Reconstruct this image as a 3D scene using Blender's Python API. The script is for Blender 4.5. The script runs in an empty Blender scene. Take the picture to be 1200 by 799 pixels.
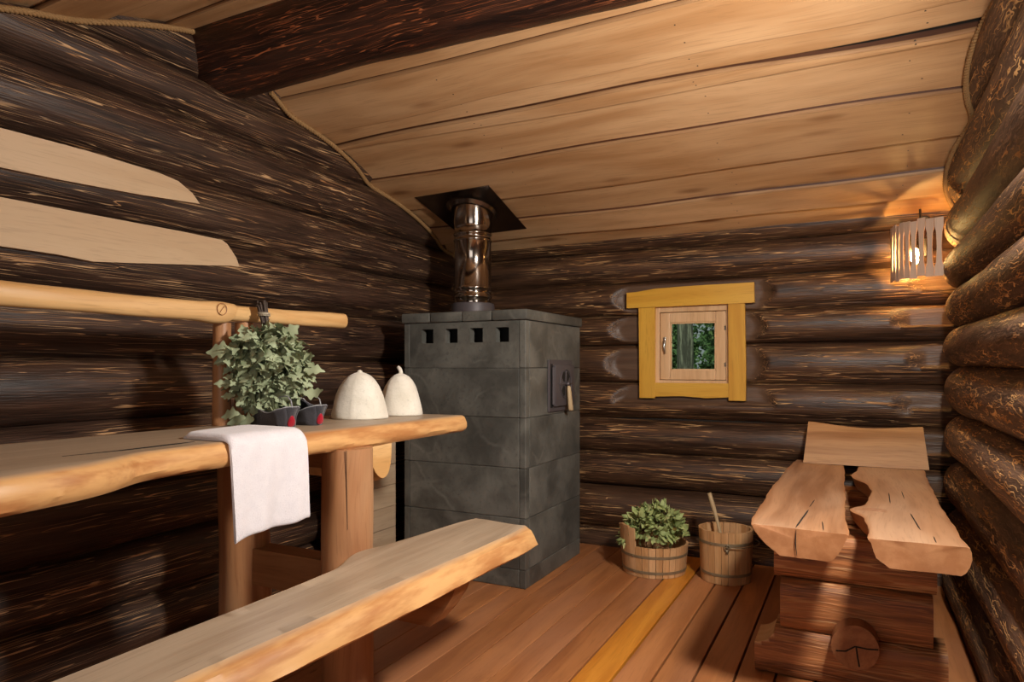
import bpy, math, random
import numpy as np
from math import sin, cos, pi, sqrt, radians, atan2

SC = bpy.context.scene
COL = SC.collection
random.seed(7)
RNG = np.random.default_rng(11)

# ------------------------------------------------------------------ helpers
class MB:
    """collects geometry for ONE mesh object"""
    def __init__(s):
        s.V, s.F, s.M, s.A, s.n = [], [], [], {}, 0
    def add(s, V, F, mi=0, **attrs):
        V = np.asarray(V, float).reshape(-1, 3)
        for k in list(s.A.keys()) + list(attrs.keys()):
            if k not in s.A:
                s.A[k] = [np.zeros(s.n)] if s.n else []
            a = attrs.get(k, 0.0)
            s.A[k].append(np.broadcast_to(np.asarray(a, float), (len(V),)).copy())
        # de-duplicate double append when the key is present in both lists
        for k in s.A:
            tot = sum(len(x) for x in s.A[k])
            if tot > s.n + len(V):
                s.A[k].pop()
        s.V.append(V)
        s.F.extend([tuple(i + s.n for i in f) for f in F])
        s.M.extend([mi] * len(F))
        s.n += len(V)
        return s
    def build(s, name, mats, parent=None, smooth=True, sharp=None):
        V = np.concatenate(s.V)
        off = np.zeros(3)
        p = parent
        while p is not None:
            off += np.array(p.location)
            p = p.parent
        me = bpy.data.meshes.new(name)
        me.from_pydata((V - off).tolist(), [], s.F)
        for m in (mats if isinstance(mats, (list, tuple)) else [mats]):
            me.materials.append(m)
        me.polygons.foreach_set('material_index', s.M)
        me.polygons.foreach_set('use_smooth', [smooth] * len(s.F))
        for k, v in s.A.items():
            a = me.attributes.new(k, 'FLOAT', 'POINT')
            a.data.foreach_set('value', np.concatenate(v).astype(np.float32))
        me.update()
        if smooth and sharp is not None:
            me.set_sharp_from_angle(angle=radians(sharp))
        o = bpy.data.objects.new(name, me)
        COL.objects.link(o)
        if parent is not None:
            o.parent = parent
        return o

def root(name, loc):
    o = bpy.data.objects.new(name, None)
    o.empty_display_size = 0.05
    o.location = loc
    COL.objects.link(o)
    return o

def tag(o, label, cat, group=None):
    o['label'] = label
    o['category'] = cat
    if group:
        o['group'] = group
    return o

def structure(o):
    o['kind'] = 'structure'
    return o

def box(x0, x1, y0, y1, z0, z1, bev=0.0):
    """bevelled box: vertices and faces"""
    import bmesh
    bm = bmesh.new()
    bmesh.ops.create_cube(bm, size=1.0)
    for v in bm.verts:
        v.co.x = (x0 + x1) / 2 + v.co.x * (x1 - x0)
        v.co.y = (y0 + y1) / 2 + v.co.y * (y1 - y0)
        v.co.z = (z0 + z1) / 2 + v.co.z * (z1 - z0)
    if bev > 0:
        bmesh.ops.bevel(bm, geom=bm.edges[:], offset=bev, segments=2, affect='EDGES', profile=0.5)
    bm.verts.index_update()
    V = [tuple(v.co) for v in bm.verts]
    F = [tuple(v.index for v in f.verts) for f in bm.faces]
    bm.free()
    return V, F

def loft(S, cap=True, closed=True):
    """S: array (n, m, 3) of rings"""
    S = np.asarray(S, float)
    n, m, _ = S.shape
    V = S.reshape(-1, 3)
    F = []
    mm = m if closed else m - 1
    for i in range(n - 1):
        for j in range(mm):
            k = (j + 1) % m
            F.append((i * m + j, i * m + k, (i + 1) * m + k, (i + 1) * m + j))
    if cap:
        F.append(tuple(range(m - 1, -1, -1)))
        F.append(tuple(range((n - 1) * m, n * m)))
    return V, F

def loft_fan(S):
    """rings plus centre-fan caps (clean shading at the ends)"""
    S = np.asarray(S, float)
    n, m, _ = S.shape
    V, F = loft(S, cap=False)
    c0, c1 = S[0].mean(0), S[-1].mean(0)
    e0, e1 = S[0].copy(), S[-1].copy()
    b = len(V)
    V = np.concatenate([V, e0, [c0], e1, [c1]])
    for j in range(m):
        k = (j + 1) % m
        F.append((b + j, b + m, b + k))
        F.append((b + m + 1 + j, b + m + 1 + k, b + 2 * m + 1))
    capflag = np.zeros(len(V))
    capflag[b:] = 1
    return V, F, capflag

def log_rings(axis, t0, t1, nt, c, R, M=36, amp=1.0, seed=0.0, sq=0.0, taper=None):
    """round, slightly uneven log along X / Y / Z.  c = the two other coordinates"""
    t = np.linspace(t0, t1, nt)[:, None]
    ph = np.linspace(0, 2 * pi, M, endpoint=False)[None, :]
    s = seed
    r = R * (1 + amp * (.018 * np.sin(1.7 * t + s * 3.1) + .012 * np.sin(4.3 * t + s * 1.7 + ph)
                        + .012 * np.sin(2.3 * t + 2 * ph + s * 5.3) + .008 * np.sin(7.9 * t - 3 * ph + s)
                        + .006 * np.sin(13.1 * t + 4 * ph + 2 * s)))
    if sq:
        k = (np.abs(np.cos(ph)) ** (2 + sq) + np.abs(np.sin(ph)) ** (2 + sq)) ** (-1 / (2 + sq))
        r = r * k
    if taper is not None:
        r = r * np.asarray(taper(t))
    a = r * np.cos(ph); b = r * np.sin(ph)
    w1 = amp * .006 * np.sin(1.1 * t + s * 2)
    w2 = amp * .006 * np.sin(1.4 * t + s * 4)
    T = t + 0 * ph
    if axis == 'X':
        return np.stack([T, c[0] + a + w1, c[1] + b + w2], -1)
    if axis == 'Y':
        return np.stack([c[0] + a + w1, T, c[1] + b + w2], -1)
    return np.stack([c[0] + a + w1, c[1] + b + w2, T], -1)

def tube(P, r, m=8, cap=True, closed=False):
    """round tube along the points P; r scalar or per-point"""
    P = np.asarray(P, float)
    n = len(P)
    r = np.broadcast_to(np.asarray(r, float), (n,))
    T = np.gradient(P, axis=0)
    if closed:
        T = np.roll(P, -1, 0) - np.roll(P, 1, 0)
    T /= np.linalg.norm(T, axis=1)[:, None] + 1e-12
    up = np.array([0, 0, 1.0])
    if abs(T[0] @ up) > .9:
        up = np.array([1.0, 0, 0])
    N = np.cross(T[0], up); N /= np.linalg.norm(N)
    S = []
    ang = np.linspace(0, 2 * pi, m, endpoint=False)
    for i in range(n):
        N = N - (N @ T[i]) * T[i]
        N /= np.linalg.norm(N) + 1e-12
        B = np.cross(T[i], N)
        S.append(P[i] + r[i] * (np.cos(ang)[:, None] * N + np.sin(ang)[:, None] * B))
    S = np.array(S)
    if closed:
        S = np.concatenate([S, S[:1]])
        return loft(S, cap=False)
    return loft(S, cap=cap)

def lathe(profile, c, m=40, wob=None):
    """profile list of (r, z); c centre"""
    ang = np.linspace(0, 2 * pi, m, endpoint=False)
    S = []
    for i, (r, z) in enumerate(profile):
        k = 1 if wob is None else wob(ang, z)
        S.append(np.stack([c[0] + r * k * np.cos(ang), c[1] + r * k * np.sin(ang), c[2] + z + 0 * ang], -1))
    return loft(np.array(S), cap=True)

def prism(poly, axis, a0, a1):
    """extrude a 2-D polygon along an axis"""
    poly = np.asarray(poly, float)
    S = []
    for a in (a0, a1):
        A = np.full(len(poly), a)
        if axis == 'X':
            S.append(np.stack([A, poly[:, 0], poly[:, 1]], -1))
        elif axis == 'Y':
            S.append(np.stack([poly[:, 0], A, poly[:, 1]], -1))
        else:
            S.append(np.stack([poly[:, 0], poly[:, 1], A], -1))
    return loft(np.array(S))

# ------------------------------------------------------------------ materials
class NT:
    def __init__(s, name):
        s.m = bpy.data.materials.new(name)
        s.m.use_nodes = True
        s.t = s.m.node_tree
        s.t.nodes.clear()
        s.out = s.t.nodes.new('ShaderNodeOutputMaterial')
    def n(s, typ, props=None, **inp):
        nd = s.t.nodes.new(typ)
        for k, v in (props or {}).items():
            setattr(nd, k, v)
        for k, v in inp.items():
            key = int(k[1:]) if k[0] == '_' and k[1:].isdigit() else k.replace('_', ' ')
            sk = nd.inputs[key]
            if isinstance(v, bpy.types.NodeSocket):
                s.t.links.new(v, sk)
            else:
                sk.default_value = v
        return nd
    def math(s, op, a, b=0.0, clamp=False):
        return s.n('ShaderNodeMath', {'operation': op, 'use_clamp': clamp}, _0=a, _1=b).outputs[0]
    def mix(s, f, a, b, mode='MIX'):
        nd = s.n('ShaderNodeMix', {'data_type': 'RGBA', 'blend_type': mode})
        for k, v in ((0, f), (6, a), (7, b)):
            if isinstance(v, bpy.types.NodeSocket):
                s.t.links.new(v, nd.inputs[k])
            else:
                nd.inputs[k].default_value = v if k == 0 else (*v, 1)[:4]
        return nd.outputs[2]
    def ramp(s, f, lo, hi):
        return s.n('ShaderNodeMapRange', {'clamp': True, 'interpolation_type': 'SMOOTHSTEP'}, _0=f, _1=lo, _2=hi, _3=0.0, _4=1.0).outputs[0]
    def attr(s, name):
        return s.n('ShaderNodeAttribute', {'attribute_name': name}).outputs['Fac']
    def coords(s, rnd=True):
        """object coordinates, shifted per object"""
        c = s.n('ShaderNodeTexCoord').outputs['Object']
        if rnd:
            r = s.n('ShaderNodeObjectInfo').outputs['Random']
            r = s.math('MULTIPLY', r, 7.3)
            c = s.n('ShaderNodeVectorMath', {'operation': 'ADD'}, _0=c, _1=r).outputs[0]
        return c
    def scale(s, c, v):
        return s.n('ShaderNodeVectorMath', {'operation': 'MULTIPLY'}, _0=c, _1=v).outputs[0]
    def addv(s, a, b):
        return s.n('ShaderNodeVectorMath', {'operation': 'ADD'}, _0=a, _1=b).outputs[0]
    def noise(s, c, sc=1.0, det=3.0, rough=.5, dist=0.0):
        return s.n('ShaderNodeTexNoise', None, Vector=c, Scale=sc, Detail=det, Roughness=rough, Distortion=dist).outputs[0]
    def noisec(s, c, sc=1.0, det=2.0):
        return s.n('ShaderNodeTexNoise', None, Vector=c, Scale=sc, Detail=det).outputs[1]
    def bump(s, h, strength=.3, dist=.01, normal=None):
        nd = s.n('ShaderNodeBump', None, Height=h, Strength=strength, Distance=dist)
        if normal is not None:
            s.t.links.new(normal, nd.inputs['Normal'])
        return nd.outputs[0]
    def done(s, color, rough=.5, normal=None, metal=0.0, spec=.5, **kw):
        b = s.n('ShaderNodeBsdfPrincipled', None, Roughness=rough, Metallic=metal)
        if isinstance(color, bpy.types.NodeSocket):
            s.t.links.new(color, b.inputs['Base Color'])
        else:
            b.inputs['Base Color'].default_value = (*color, 1)
        b.inputs['Specular IOR Level'].default_value = spec
        for k, v in kw.items():
            sk = b.inputs[k.replace('_', ' ')]
            if isinstance(v, bpy.types.NodeSocket):
                s.t.links.new(v, sk)
            else:
                sk.default_value = v
        if normal is not None:
            s.t.links.new(normal, b.inputs['Normal'])
        s.t.links.new(b.outputs[0], s.out.inputs[0])
        return s.m

def axv(axis, along, across):
    return tuple(along if a == axis else across for a in 'XYZ')

def mat_log(name, axis, dark, mid, flake, along=2.2, across=42.0, width=.022, wav=.018, rough=.42, mask=(.50, .56), dash=(2.6, 30.0), amt=.95, wf=4.0, spec=.45, hewc=((.085, .045, .026), (.125, .070, .041))):
    """dark stained, brushed log with thin pale slivers along the grain"""
    t = NT(name)
    c = t.coords()
    w = t.noisec(t.scale(c, axv(axis, wf, 9.0)), 1.0, 2.0)
    w = t.scale(t.addv(w, (-.5, -.5, -.5)), axv(axis, 0.0, wav))
    cw = t.addv(c, w)
    base_n = t.noise(t.scale(cw, axv(axis, 1.6, 24.0)), 1.0, 4.0, .6)
    big = t.noise(t.scale(c, axv(axis, 1.2, 5.0)), 1.0, 3.0)
    fine = t.noise(t.scale(cw, axv(axis, 6.0, 170.0)), 1.0, 2.0, .5)
    hew = t.attr('hewn')
    sl = None
    for k, (fa, fc, off) in enumerate(((1.0, 1.0, .0), (1.25, 1.4, 5.3), (1.6, 1.9, 9.7))):
        cc = t.addv(t.scale(cw, axv(axis, along * fa, across * fc)), (off, off, off))
        n = t.noise(cc, 1.0, .6, .4)
        ln = t.math('SUBTRACT', 1.0, t.ramp(t.math('ABSOLUTE', t.math('SUBTRACT', n, .5)), width * .4 * fc ** .5, width * fc ** .5))
        mk = t.ramp(t.noise(t.addv(t.scale(cw, axv(axis, dash[0] * fa, dash[1] * fc)), (off + 2, off, off)), 1.0, 1.0), mask[0], mask[1])
        ln = t.math('MULTIPLY', ln, mk)
        sl = ln if sl is None else t.math('MAXIMUM', sl, ln)
    sl = t.math('MULTIPLY', sl, t.ramp(big, .34, .50))
    sl = t.math('MULTIPLY', sl, t.math('SUBTRACT', 1.0, hew))
    col = t.mix(t.ramp(base_n, .32, .68), dark, mid)
    col = t.mix(t.math('MULTIPLY', t.ramp(fine, .5, .7), .55), col, tuple(min(1, x * 1.7) for x in mid))
    hc = t.mix(t.ramp(base_n, .3, .7), *hewc)
    col = t.mix(t.math('MULTIPLY', hew, .9), col, hc)
    vary = t.ramp(t.noise(t.scale(c, axv(axis, 4, 30.0)), 1.0, 1.0), .35, .65)
    fl = t.mix(vary, flake, tuple(min(1.0, x * y) for x, y in zip(flake, (.60, .48, .38))))
    col = t.mix(t.math('MULTIPLY', sl, amt), col, fl)
    h = t.math('ADD', t.math('MULTIPLY', base_n, .6), t.math('MULTIPLY', fine, .4))
    h = t.math('ADD', h, t.math('MULTIPLY', sl, .3))
    nb = t.bump(h, .55, .010)
    return t.done(col, t.math('ADD', rough, t.math('MULTIPLY', sl, .2)), nb, spec=spec)

def mat_wood(name, axis, a, b, c3, edge=None, rough=.5, ring=26.0, bump=.25, knots=.0, tint=True, edge_hi=None, spec=.4, coat=0.0, hue=(.35, .9, 1.1)):
    """light planed wood; attributes: tint (per board), edge (live edge / end)"""
    t = NT(name)
    c = t.coords()
    sd = t.attr('seed')
    c = t.addv(c, t.scale(t.n('ShaderNodeCombineXYZ', None, X=sd, Y=sd, Z=sd).outputs[0], (3.1, 5.7, 4.3)))
    w = t.noisec(t.scale(c, axv(axis, .9, 3.0)), 1.0, 2.0)
    w = t.scale(t.addv(w, (-.5, -.5, -.5)), axv(axis, .0, .14))
    cw = t.addv(c, w)
    n1 = t.noise(t.scale(cw, axv(axis, .9, ring)), 1.0, 3.0, .55)
    n2 = t.noise(t.scale(cw, axv(axis, 6.0, 160.0)), 1.0, 2.0, .5)
    n3 = t.noise(t.scale(c, axv(axis, .8, 3.2)), 1.0, 3.0)
    col = t.mix(t.ramp(n1, .33, .66), a, b)
    col = t.mix(t.math('MULTIPLY', t.ramp(n3, .42, .7), .65), col, c3)
    col = t.mix(t.math('MULTIPLY', t.ramp(n2, .5, .75), .28), col, tuple(x * .55 for x in b))
    if knots > 0:
        kd = t.n('ShaderNodeTexVoronoi', None, Vector=t.scale(t.addv(c, t.scale(w, axv(axis, 0, .15))), axv(axis, 1.5, 5.2)), Scale=1.0, Randomness=1.0)
        d = kd.outputs['Distance']
        k = t.math('SUBTRACT', 1.0, t.ramp(d, .03, knots))
        col = t.mix(t.math('MULTIPLY', k, .75), col, tuple(x * y for x, y in zip(b, (.45, .33, .25))))
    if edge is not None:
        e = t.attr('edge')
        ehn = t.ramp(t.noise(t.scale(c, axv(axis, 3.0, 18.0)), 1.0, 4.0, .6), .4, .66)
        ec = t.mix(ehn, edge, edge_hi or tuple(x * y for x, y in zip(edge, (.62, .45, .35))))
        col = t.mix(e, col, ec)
    if tint:
        ti = t.attr('tint')
        col = t.mix(1.0, col, t.n('ShaderNodeCombineXYZ', None, X=t.math('ADD', 1.0, t.math('MULTIPLY', ti, hue[1] * .5)),
                    Y=t.math('ADD', 1.0, t.math('MULTIPLY', ti, hue[1] * .6)), Z=t.math('ADD', 1.0, t.math('MULTIPLY', ti, hue[1] * .7))).outputs[0], 'MULTIPLY')
    h = t.math('ADD', t.math('MULTIPLY', n1, .6), t.math('MULTIPLY', n2, .25))
    return t.done(col, rough, t.bump(h, bump, .006), spec=spec, Coat_Weight=coat, Coat_Roughness=.25)

M = {}
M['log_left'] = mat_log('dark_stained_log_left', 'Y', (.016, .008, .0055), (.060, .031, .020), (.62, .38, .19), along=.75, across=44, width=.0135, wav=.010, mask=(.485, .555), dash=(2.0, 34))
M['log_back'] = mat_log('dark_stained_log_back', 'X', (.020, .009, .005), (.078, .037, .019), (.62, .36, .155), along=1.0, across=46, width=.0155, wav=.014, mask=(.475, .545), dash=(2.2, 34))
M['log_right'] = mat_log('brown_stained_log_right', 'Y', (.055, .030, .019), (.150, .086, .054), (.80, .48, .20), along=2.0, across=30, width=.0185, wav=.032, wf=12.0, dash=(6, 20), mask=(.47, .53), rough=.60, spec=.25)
M['log_beam'] = mat_log('red_dark_beam', 'X', (.011, .004, .003), (.045, .015, .008), (.42, .13, .045), along=1.6, across=44, width=.014, wav=.02, rough=.38, mask=(.5, .57))
M['support'] = mat_log('stained_support_log', 'X', (.12, .038, .012), (.36, .135, .044), (.64, .36, .16), along=1.1, across=34, width=.030, wav=.02, rough=.55, dash=(1.8, 26), mask=(.44, .54), amt=.7, hewc=((.60, .36, .18), (.66, .43, .23)))
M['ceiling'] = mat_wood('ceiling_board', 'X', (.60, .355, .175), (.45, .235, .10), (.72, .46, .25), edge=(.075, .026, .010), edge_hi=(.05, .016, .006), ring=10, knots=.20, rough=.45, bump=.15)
M['gap'] = NT('dark_gap').done((.012, .008, .005), .9)
M['floor'] = mat_wood('oiled_floor_board', 'Y', (.46, .185, .064), (.33, .120, .040), (.40, .175, .085), ring=16, knots=.05, rough=.40, bump=.2, spec=.5)
M['floor_amber'] = mat_wood('amber_floor_board', 'Y', (.66, .26, .03), (.50, .17, .018), (.70, .31, .05), ring=16, rough=.38, bump=.2, spec=.5)
M['slab'] = mat_wood('planed_slab', 'Y', (.43, .325, .225), (.35, .25, .165), (.50, .385, .27), edge=(.66, .365, .145), edge_hi=(.44, .19, .065), ring=20, knots=.05, rough=.42, bump=.15)
M['rail'] = mat_wood('peeled_rail', 'Y', (.66, .40, .17), (.52, .28, .10), (.72, .47, .23), edge=(.62, .36, .15), ring=18, rough=.45, bump=.2)
M['wallboard'] = mat_wood('pale_board', 'Y', (.55, .385, .235), (.50, .335, .195), (.58, .41, .26), edge=(.24, .13, .06), ring=8, knots=.04, rough=.6, bump=.06)
M['post'] = mat_wood('peeled_post', 'Z', (.46, .215, .09), (.30, .115, .042), (.54, .33, .18), ring=14, rough=.45, bump=.25)
M['crossbar'] = mat_wood('crossbar_wood', 'X', (.36, .16, .06), (.24, .095, .034), (.42, .21, .09), ring=16, rough=.5, bump=.2)
M['lounge'] = mat_wood('lounger_slab', 'Y', (.42, .215, .108), (.28, .125, .056), (.52, .33, .205), edge=(.36, .14, .05), edge_hi=(.45, .20, .08), ring=15, knots=.06, rough=.45, bump=.2)
M['head'] = mat_wood('headrest_wood', 'X', (.42, .22, .095), (.27, .12, .046), (.49, .285, .135), ring=26, rough=.5, bump=.2)
M['trestle'] = mat_wood('stained_support_log', 'X', (.36, .125, .042), (.14, .042, .014), (.42, .18, .07), edge=(.62, .36, .18), edge_hi=(.50, .27, .12), ring=34, rough=.55, bump=.5, spec=.3)
M['trestle_end'] = mat_wood('log_end', 'Y', (.30, .125, .05), (.22, .08, .03), (.34, .15, .06), ring=30, rough=.5, bump=.3)
M['casing'] = mat_wood('yellow_casing', 'Z', (.62, .33, .035), (.53, .25, .02), (.66, .38, .06), ring=14, rough=.4, bump=.08)
M['casing_h'] = mat_wood('yellow_casing_flat', 'X', (.62, .33, .035), (.53, .25, .02), (.66, .38, .06), ring=14, rough=.4, bump=.08)
M['sash'] = mat_wood('pine_sash', 'Z', (.66, .42, .22), (.56, .33, .16), (.70, .47, .27), ring=26, rough=.45, bump=.06)
M['tubwood'] = mat_wood('stave_wood', 'Z', (.58, .325, .145), (.45, .23, .09), (.64, .39, .20), ring=26, rough=.55, bump=.2)
M['lampwood'] = mat_wood('lamp_slat_wood', 'Z', (.60, .44, .33), (.52, .36, .26), (.62, .46, .35), ring=18, rough=.6, bump=.1)
M['stick'] = mat_wood('stick_wood', 'Z', (.50, .36, .20), (.40, .27, .14), (.52, .40, .24), ring=60, rough=.55, bump=.2)
M['panelwood'] = mat_wood('screen_board', 'Y', (.46, .34, .22), (.38, .27, .17), (.48, .36, .25), ring=20, rough=.55, bump=.1)

def mat_stone(name):
    t = NT(name)
    c = t.coords()
    sd = t.attr('seed')
    c = t.addv(c, t.scale(t.n('ShaderNodeCombineXYZ', None, X=sd, Y=sd, Z=sd).outputs[0], (3.1, 5.7, 4.3)))
    w = t.scale(t.addv(t.noisec(c, 3.0, 3.0), (-.5, -.5, -.5)), (.28, .28, .28))
    cw = t.addv(c, w)
    n1 = t.noise(cw, 4.0, 5.0, .6)
    v = t.n('ShaderNodeTexVoronoi', {'feature': 'DISTANCE_TO_EDGE'}, Vector=t.scale(cw, (2.6, 2.6, 3.8)), Scale=1.0).outputs['Distance']
    vein = t.math('SUBTRACT', 1.0, t.ramp(v, .0, .05))
    vein = t.math('MULTIPLY', vein, t.ramp(t.noise(c, 3.2, 2.0), .45, .68))
    sp = t.noise(c, 55.0, 2.0, .5)
    col = t.mix(t.ramp(n1, .3, .72), (.058, .057, .050), (.150, .147, .128))
    col = t.mix(t.math('MULTIPLY', vein, .32), col, (.23, .225, .195))
    col = t.mix(t.math('MULTIPLY', t.ramp(sp, .56, .74), .35), col, (.035, .036, .034))
    return t.done(col, .42, t.bump(t.math('ADD', n1, t.math('MULTIPLY', sp, .4)), .12, .005), spec=.5)
M['stone'] = mat_stone('soapstone')
M['vent_core'] = NT('vent_dark').done((.01, .01, .01), .9)  # near-black core visible through the stove's vent holes
M['steel'] = NT('polished_steel').done((.38, .325, .28), .13, metal=1.0)
M['plate'] = NT('dark_steel_plate').done((.20, .17, .15), .22, metal=1.0)
M['iron'] = NT('cast_iron').done((.085, .072, .077), .5, metal=.2)
M['iron_dark'] = NT('iron_slot').done((.006, .006, .006), .7)
def mat_hoop():
    t = NT('dull_hoop')
    c = t.coords()
    n = t.noise(c, 40.0, 3.0)
    return t.done(t.mix(n, (.16, .115, .065), (.30, .23, .14)), .45, metal=.25)
M['hoop'] = mat_hoop()
M['hardware'] = NT('window_hardware').done((.45, .44, .42), .3, metal=1.0)

def mat_cloth(name, a, b, sc, bstr, rough=.95, sheen=.3):
    t = NT(name)
    c = t.coords()
    n = t.noise(c, sc, 3.0, .65)
    n2 = t.noise(c, sc * .12, 3.0, .5)
    col = t.mix(t.ramp(n2, .3, .7), a, b)
    col = t.mix(t.math('MULTIPLY', t.ramp(n, .52, .75), .35), col, tuple(x * .62 for x in b))
    return t.done(col, rough, t.bump(n, bstr, .004), spec=.15, Sheen_Weight=sheen)
M['towel'] = mat_cloth('terry', (.78, .74, .77), (.74, .70, .735), 230, .55)
M['felt_hat'] = mat_cloth('wool_felt', (.80, .755, .66), (.68, .63, .53), 75, .5)
M['felt_grey'] = mat_cloth('grey_felt', (.060, .056, .064), (.042, .040, .047), 160, .4)
M['felt_in'] = mat_cloth('dark_lining', (.018, .017, .02), (.012, .012, .014), 160, .3)
M['piping'] = NT('pale_piping').done((.30, .30, .31), .6)
M['red'] = mat_cloth('red_felt', (.42, .012, .028), (.32, .008, .02), 160, .3)

def mat_leaf(name, a, b, c3, vein):
    t = NT(name)
    k = t.attr('tint')
    c = t.coords(False)
    n = t.noise(c, 60, 2)
    col = t.mix(t.ramp(k, 0, .7), a, b)
    col = t.mix(t.ramp(k, .82, .92), col, c3)
    col = t.mix(t.math('MULTIPLY', n, .35), col, tuple(x * .5 for x in b))
    rib = t.attr('rib')
    col = t.mix(t.math('MULTIPLY', rib, .45), col, vein)
    return t.done(col, .6, t.bump(n, .3, .003), spec=.3, Subsurface_Weight=.0)
M['oak'] = mat_leaf('dried_oak_leaf', (.165, .205, .105), (.36, .415, .25), (.33, .27, .13), (.42, .46, .30))
M['birch'] = mat_leaf('birch_leaf', (.14, .20, .055), (.45, .52, .19), (.62, .56, .26), (.42, .48, .22))
M['outleaf'] = mat_leaf('forest_leaf', (.020, .060, .016), (.06, .14, .035), (.16, .26, .08), (.07, .14, .04))
M['twig'] = NT('twig').done((.07, .05, .04), .75)
M['twine'] = NT('twine').done((.36, .30, .22), .8)
def mat_rope():
    t = NT('hemp_rope')
    c = t.coords(False)
    n = t.noise(c, 260, 2)
    return t.done(t.mix(n, (.20, .105, .04), (.42, .25, .11)), .85, t.bump(n, .4, .003), spec=.2)
M['rope'] = mat_rope()
def mat_bark():
    t = NT('tree_bark')
    c = t.coords()
    n = t.ramp(t.noise(t.scale(c, (26, 26, 3.0)), 1.0, 5, .65), .36, .64)
    return t.done(t.mix(n, (.05, .055, .035), (.26, .28, .19)), .9, t.bump(n, .8, .03))
M['bark'] = mat_bark()
def mat_ground():
    t = NT('forest_ground')
    n = t.noise(t.coords(False), 3.0, 5)
    return t.done(t.mix(n, (.03, .06, .015), (.10, .14, .04)), .95)
M['ground'] = mat_ground()

def mat_glass(name, tint, gl=.08):
    t = NT(name)
    tr = t.n('ShaderNodeBsdfTransparent', None, Color=(*tint, 1))
    g = t.n('ShaderNodeBsdfGlossy', None, Roughness=.02)
    fr = t.n('ShaderNodeFresnel', None, IOR=1.45)
    mx = t.n('ShaderNodeMixShader', None, _0=t.math('MULTIPLY', fr.outputs[0], 1.0), _1=tr.outputs[0], _2=g.outputs[0])
    t.t.links.new(mx.outputs[0], t.out.inputs[0])
    return t.m
M['glass'] = mat_glass('window_glass', (.93, .97, .95))
M['bulbglass'] = mat_glass('bulb_glass', (1, .95, .85))
def mat_emit(name, col, st):
    t = NT(name)
    e = t.n('ShaderNodeEmission', None, Color=(*col, 1), Strength=st)
    t.t.links.new(e.outputs[0], t.out.inputs[0])
    return t.m
M['glow'] = mat_emit('lamp_glow', (1.0, .60, .20), 400.0)
M['socket'] = NT('lamp_socket').done((.02, .017, .015), .5)
M['nail'] = NT('nail_head').done((.05, .035, .025), .5)

# ------------------------------------------------------------------ room
XL, XR, YB, YF = -2.65, .40, 4.37, -.60
RIDGE_Y, EAVE_Z, SLOPE, SLOPE_N = 2.12, 2.005, .31, .34
def zc(y):
    return EAVE_Z + SLOPE * (4.45 - y) if y >= RIDGE_Y else EAVE_Z + SLOPE * (4.45 - RIDGE_Y) - SLOPE_N * (RIDGE_Y - y)
zcv = np.vectorize(zc)

SE_L = [-.02, .22, .47, .72, .98, 1.235, 1.51, 1.79, 2.06, 2.335, 2.53, 2.75]
SE_R = [-.02, .24, .48, .72, .95, 1.20, 1.40, 1.61, 1.81, 2.045, 2.27, 2.50, 2.75]
SE_B = [-.12, .11, .40, .63, .855, 1.10, 1.35, 1.545, 1.765, 1.98, 2.18]

def lip(s0, s1):
    h = (s1 - s0) / 2
    return (s0 + s1) / 2, h, h * 1.055

def wall_x(seams, z, side):
    for s0, s1 in zip(seams[:-1], seams[1:]):
        if s0 <= z <= s1:
            c, h, R = lip(s0, s1)
            d = R - sqrt(max(0, R * R - (z - c) ** 2))
            return XL - d if side < 0 else XR + d
    return XL if side < 0 else XR

def gable_wall(name, seams, side, mat):
    mb = MB()
    for i, (s0, s1) in enumerate(zip(seams[:-1], seams[1:])):
        c, h, R = lip(s0, s1)
        xc = XL - R if side < 0 else XR + R
        if side > 0:
            def tp(t, i=i):
                u = np.clip((t - 4.05) / .36, 0, 1)
                return 1 + .05 * np.sin(np.clip((t - 3.7) / .6, 0, 1) * pi) - .30 * u ** 2.6
            S = log_rings('Y', YF, 4.42, 230, (xc, c), R, 40, .9, i * 1.37 + 3, taper=tp)
        else:
            S = log_rings('Y', YF, 4.60, 230, (xc, c), R, 40, .8, i * 1.91)
        top = zcv(S[..., 1]) + .05
        S[..., 2] = np.minimum(S[..., 2], top)
        V, F, cf = loft_fan(S)
        mb.add(V, F, 0, hewn=0.0)
    # dark caulking deep in the joints
    ys = [YF, 0.8, RIDGE_Y, 4.55]
    poly = [(YF, -.02)] + [(4.55, -.02)] + [(y, zc(y) + .02) for y in ys[::-1]]
    xa = XL - .115 if side < 0 else XR + .095
    V, F = prism(poly, 'X', xa, xa - .02 if side < 0 else xa + .02)
    mb.add(V, F, 1, hewn=0.0)
    return structure(mb.build(name, [mat, M['gap']], smooth=True, sharp=60))

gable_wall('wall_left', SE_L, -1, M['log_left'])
gable_wall('wall_right', SE_R, 1, M['log_right'])

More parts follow.
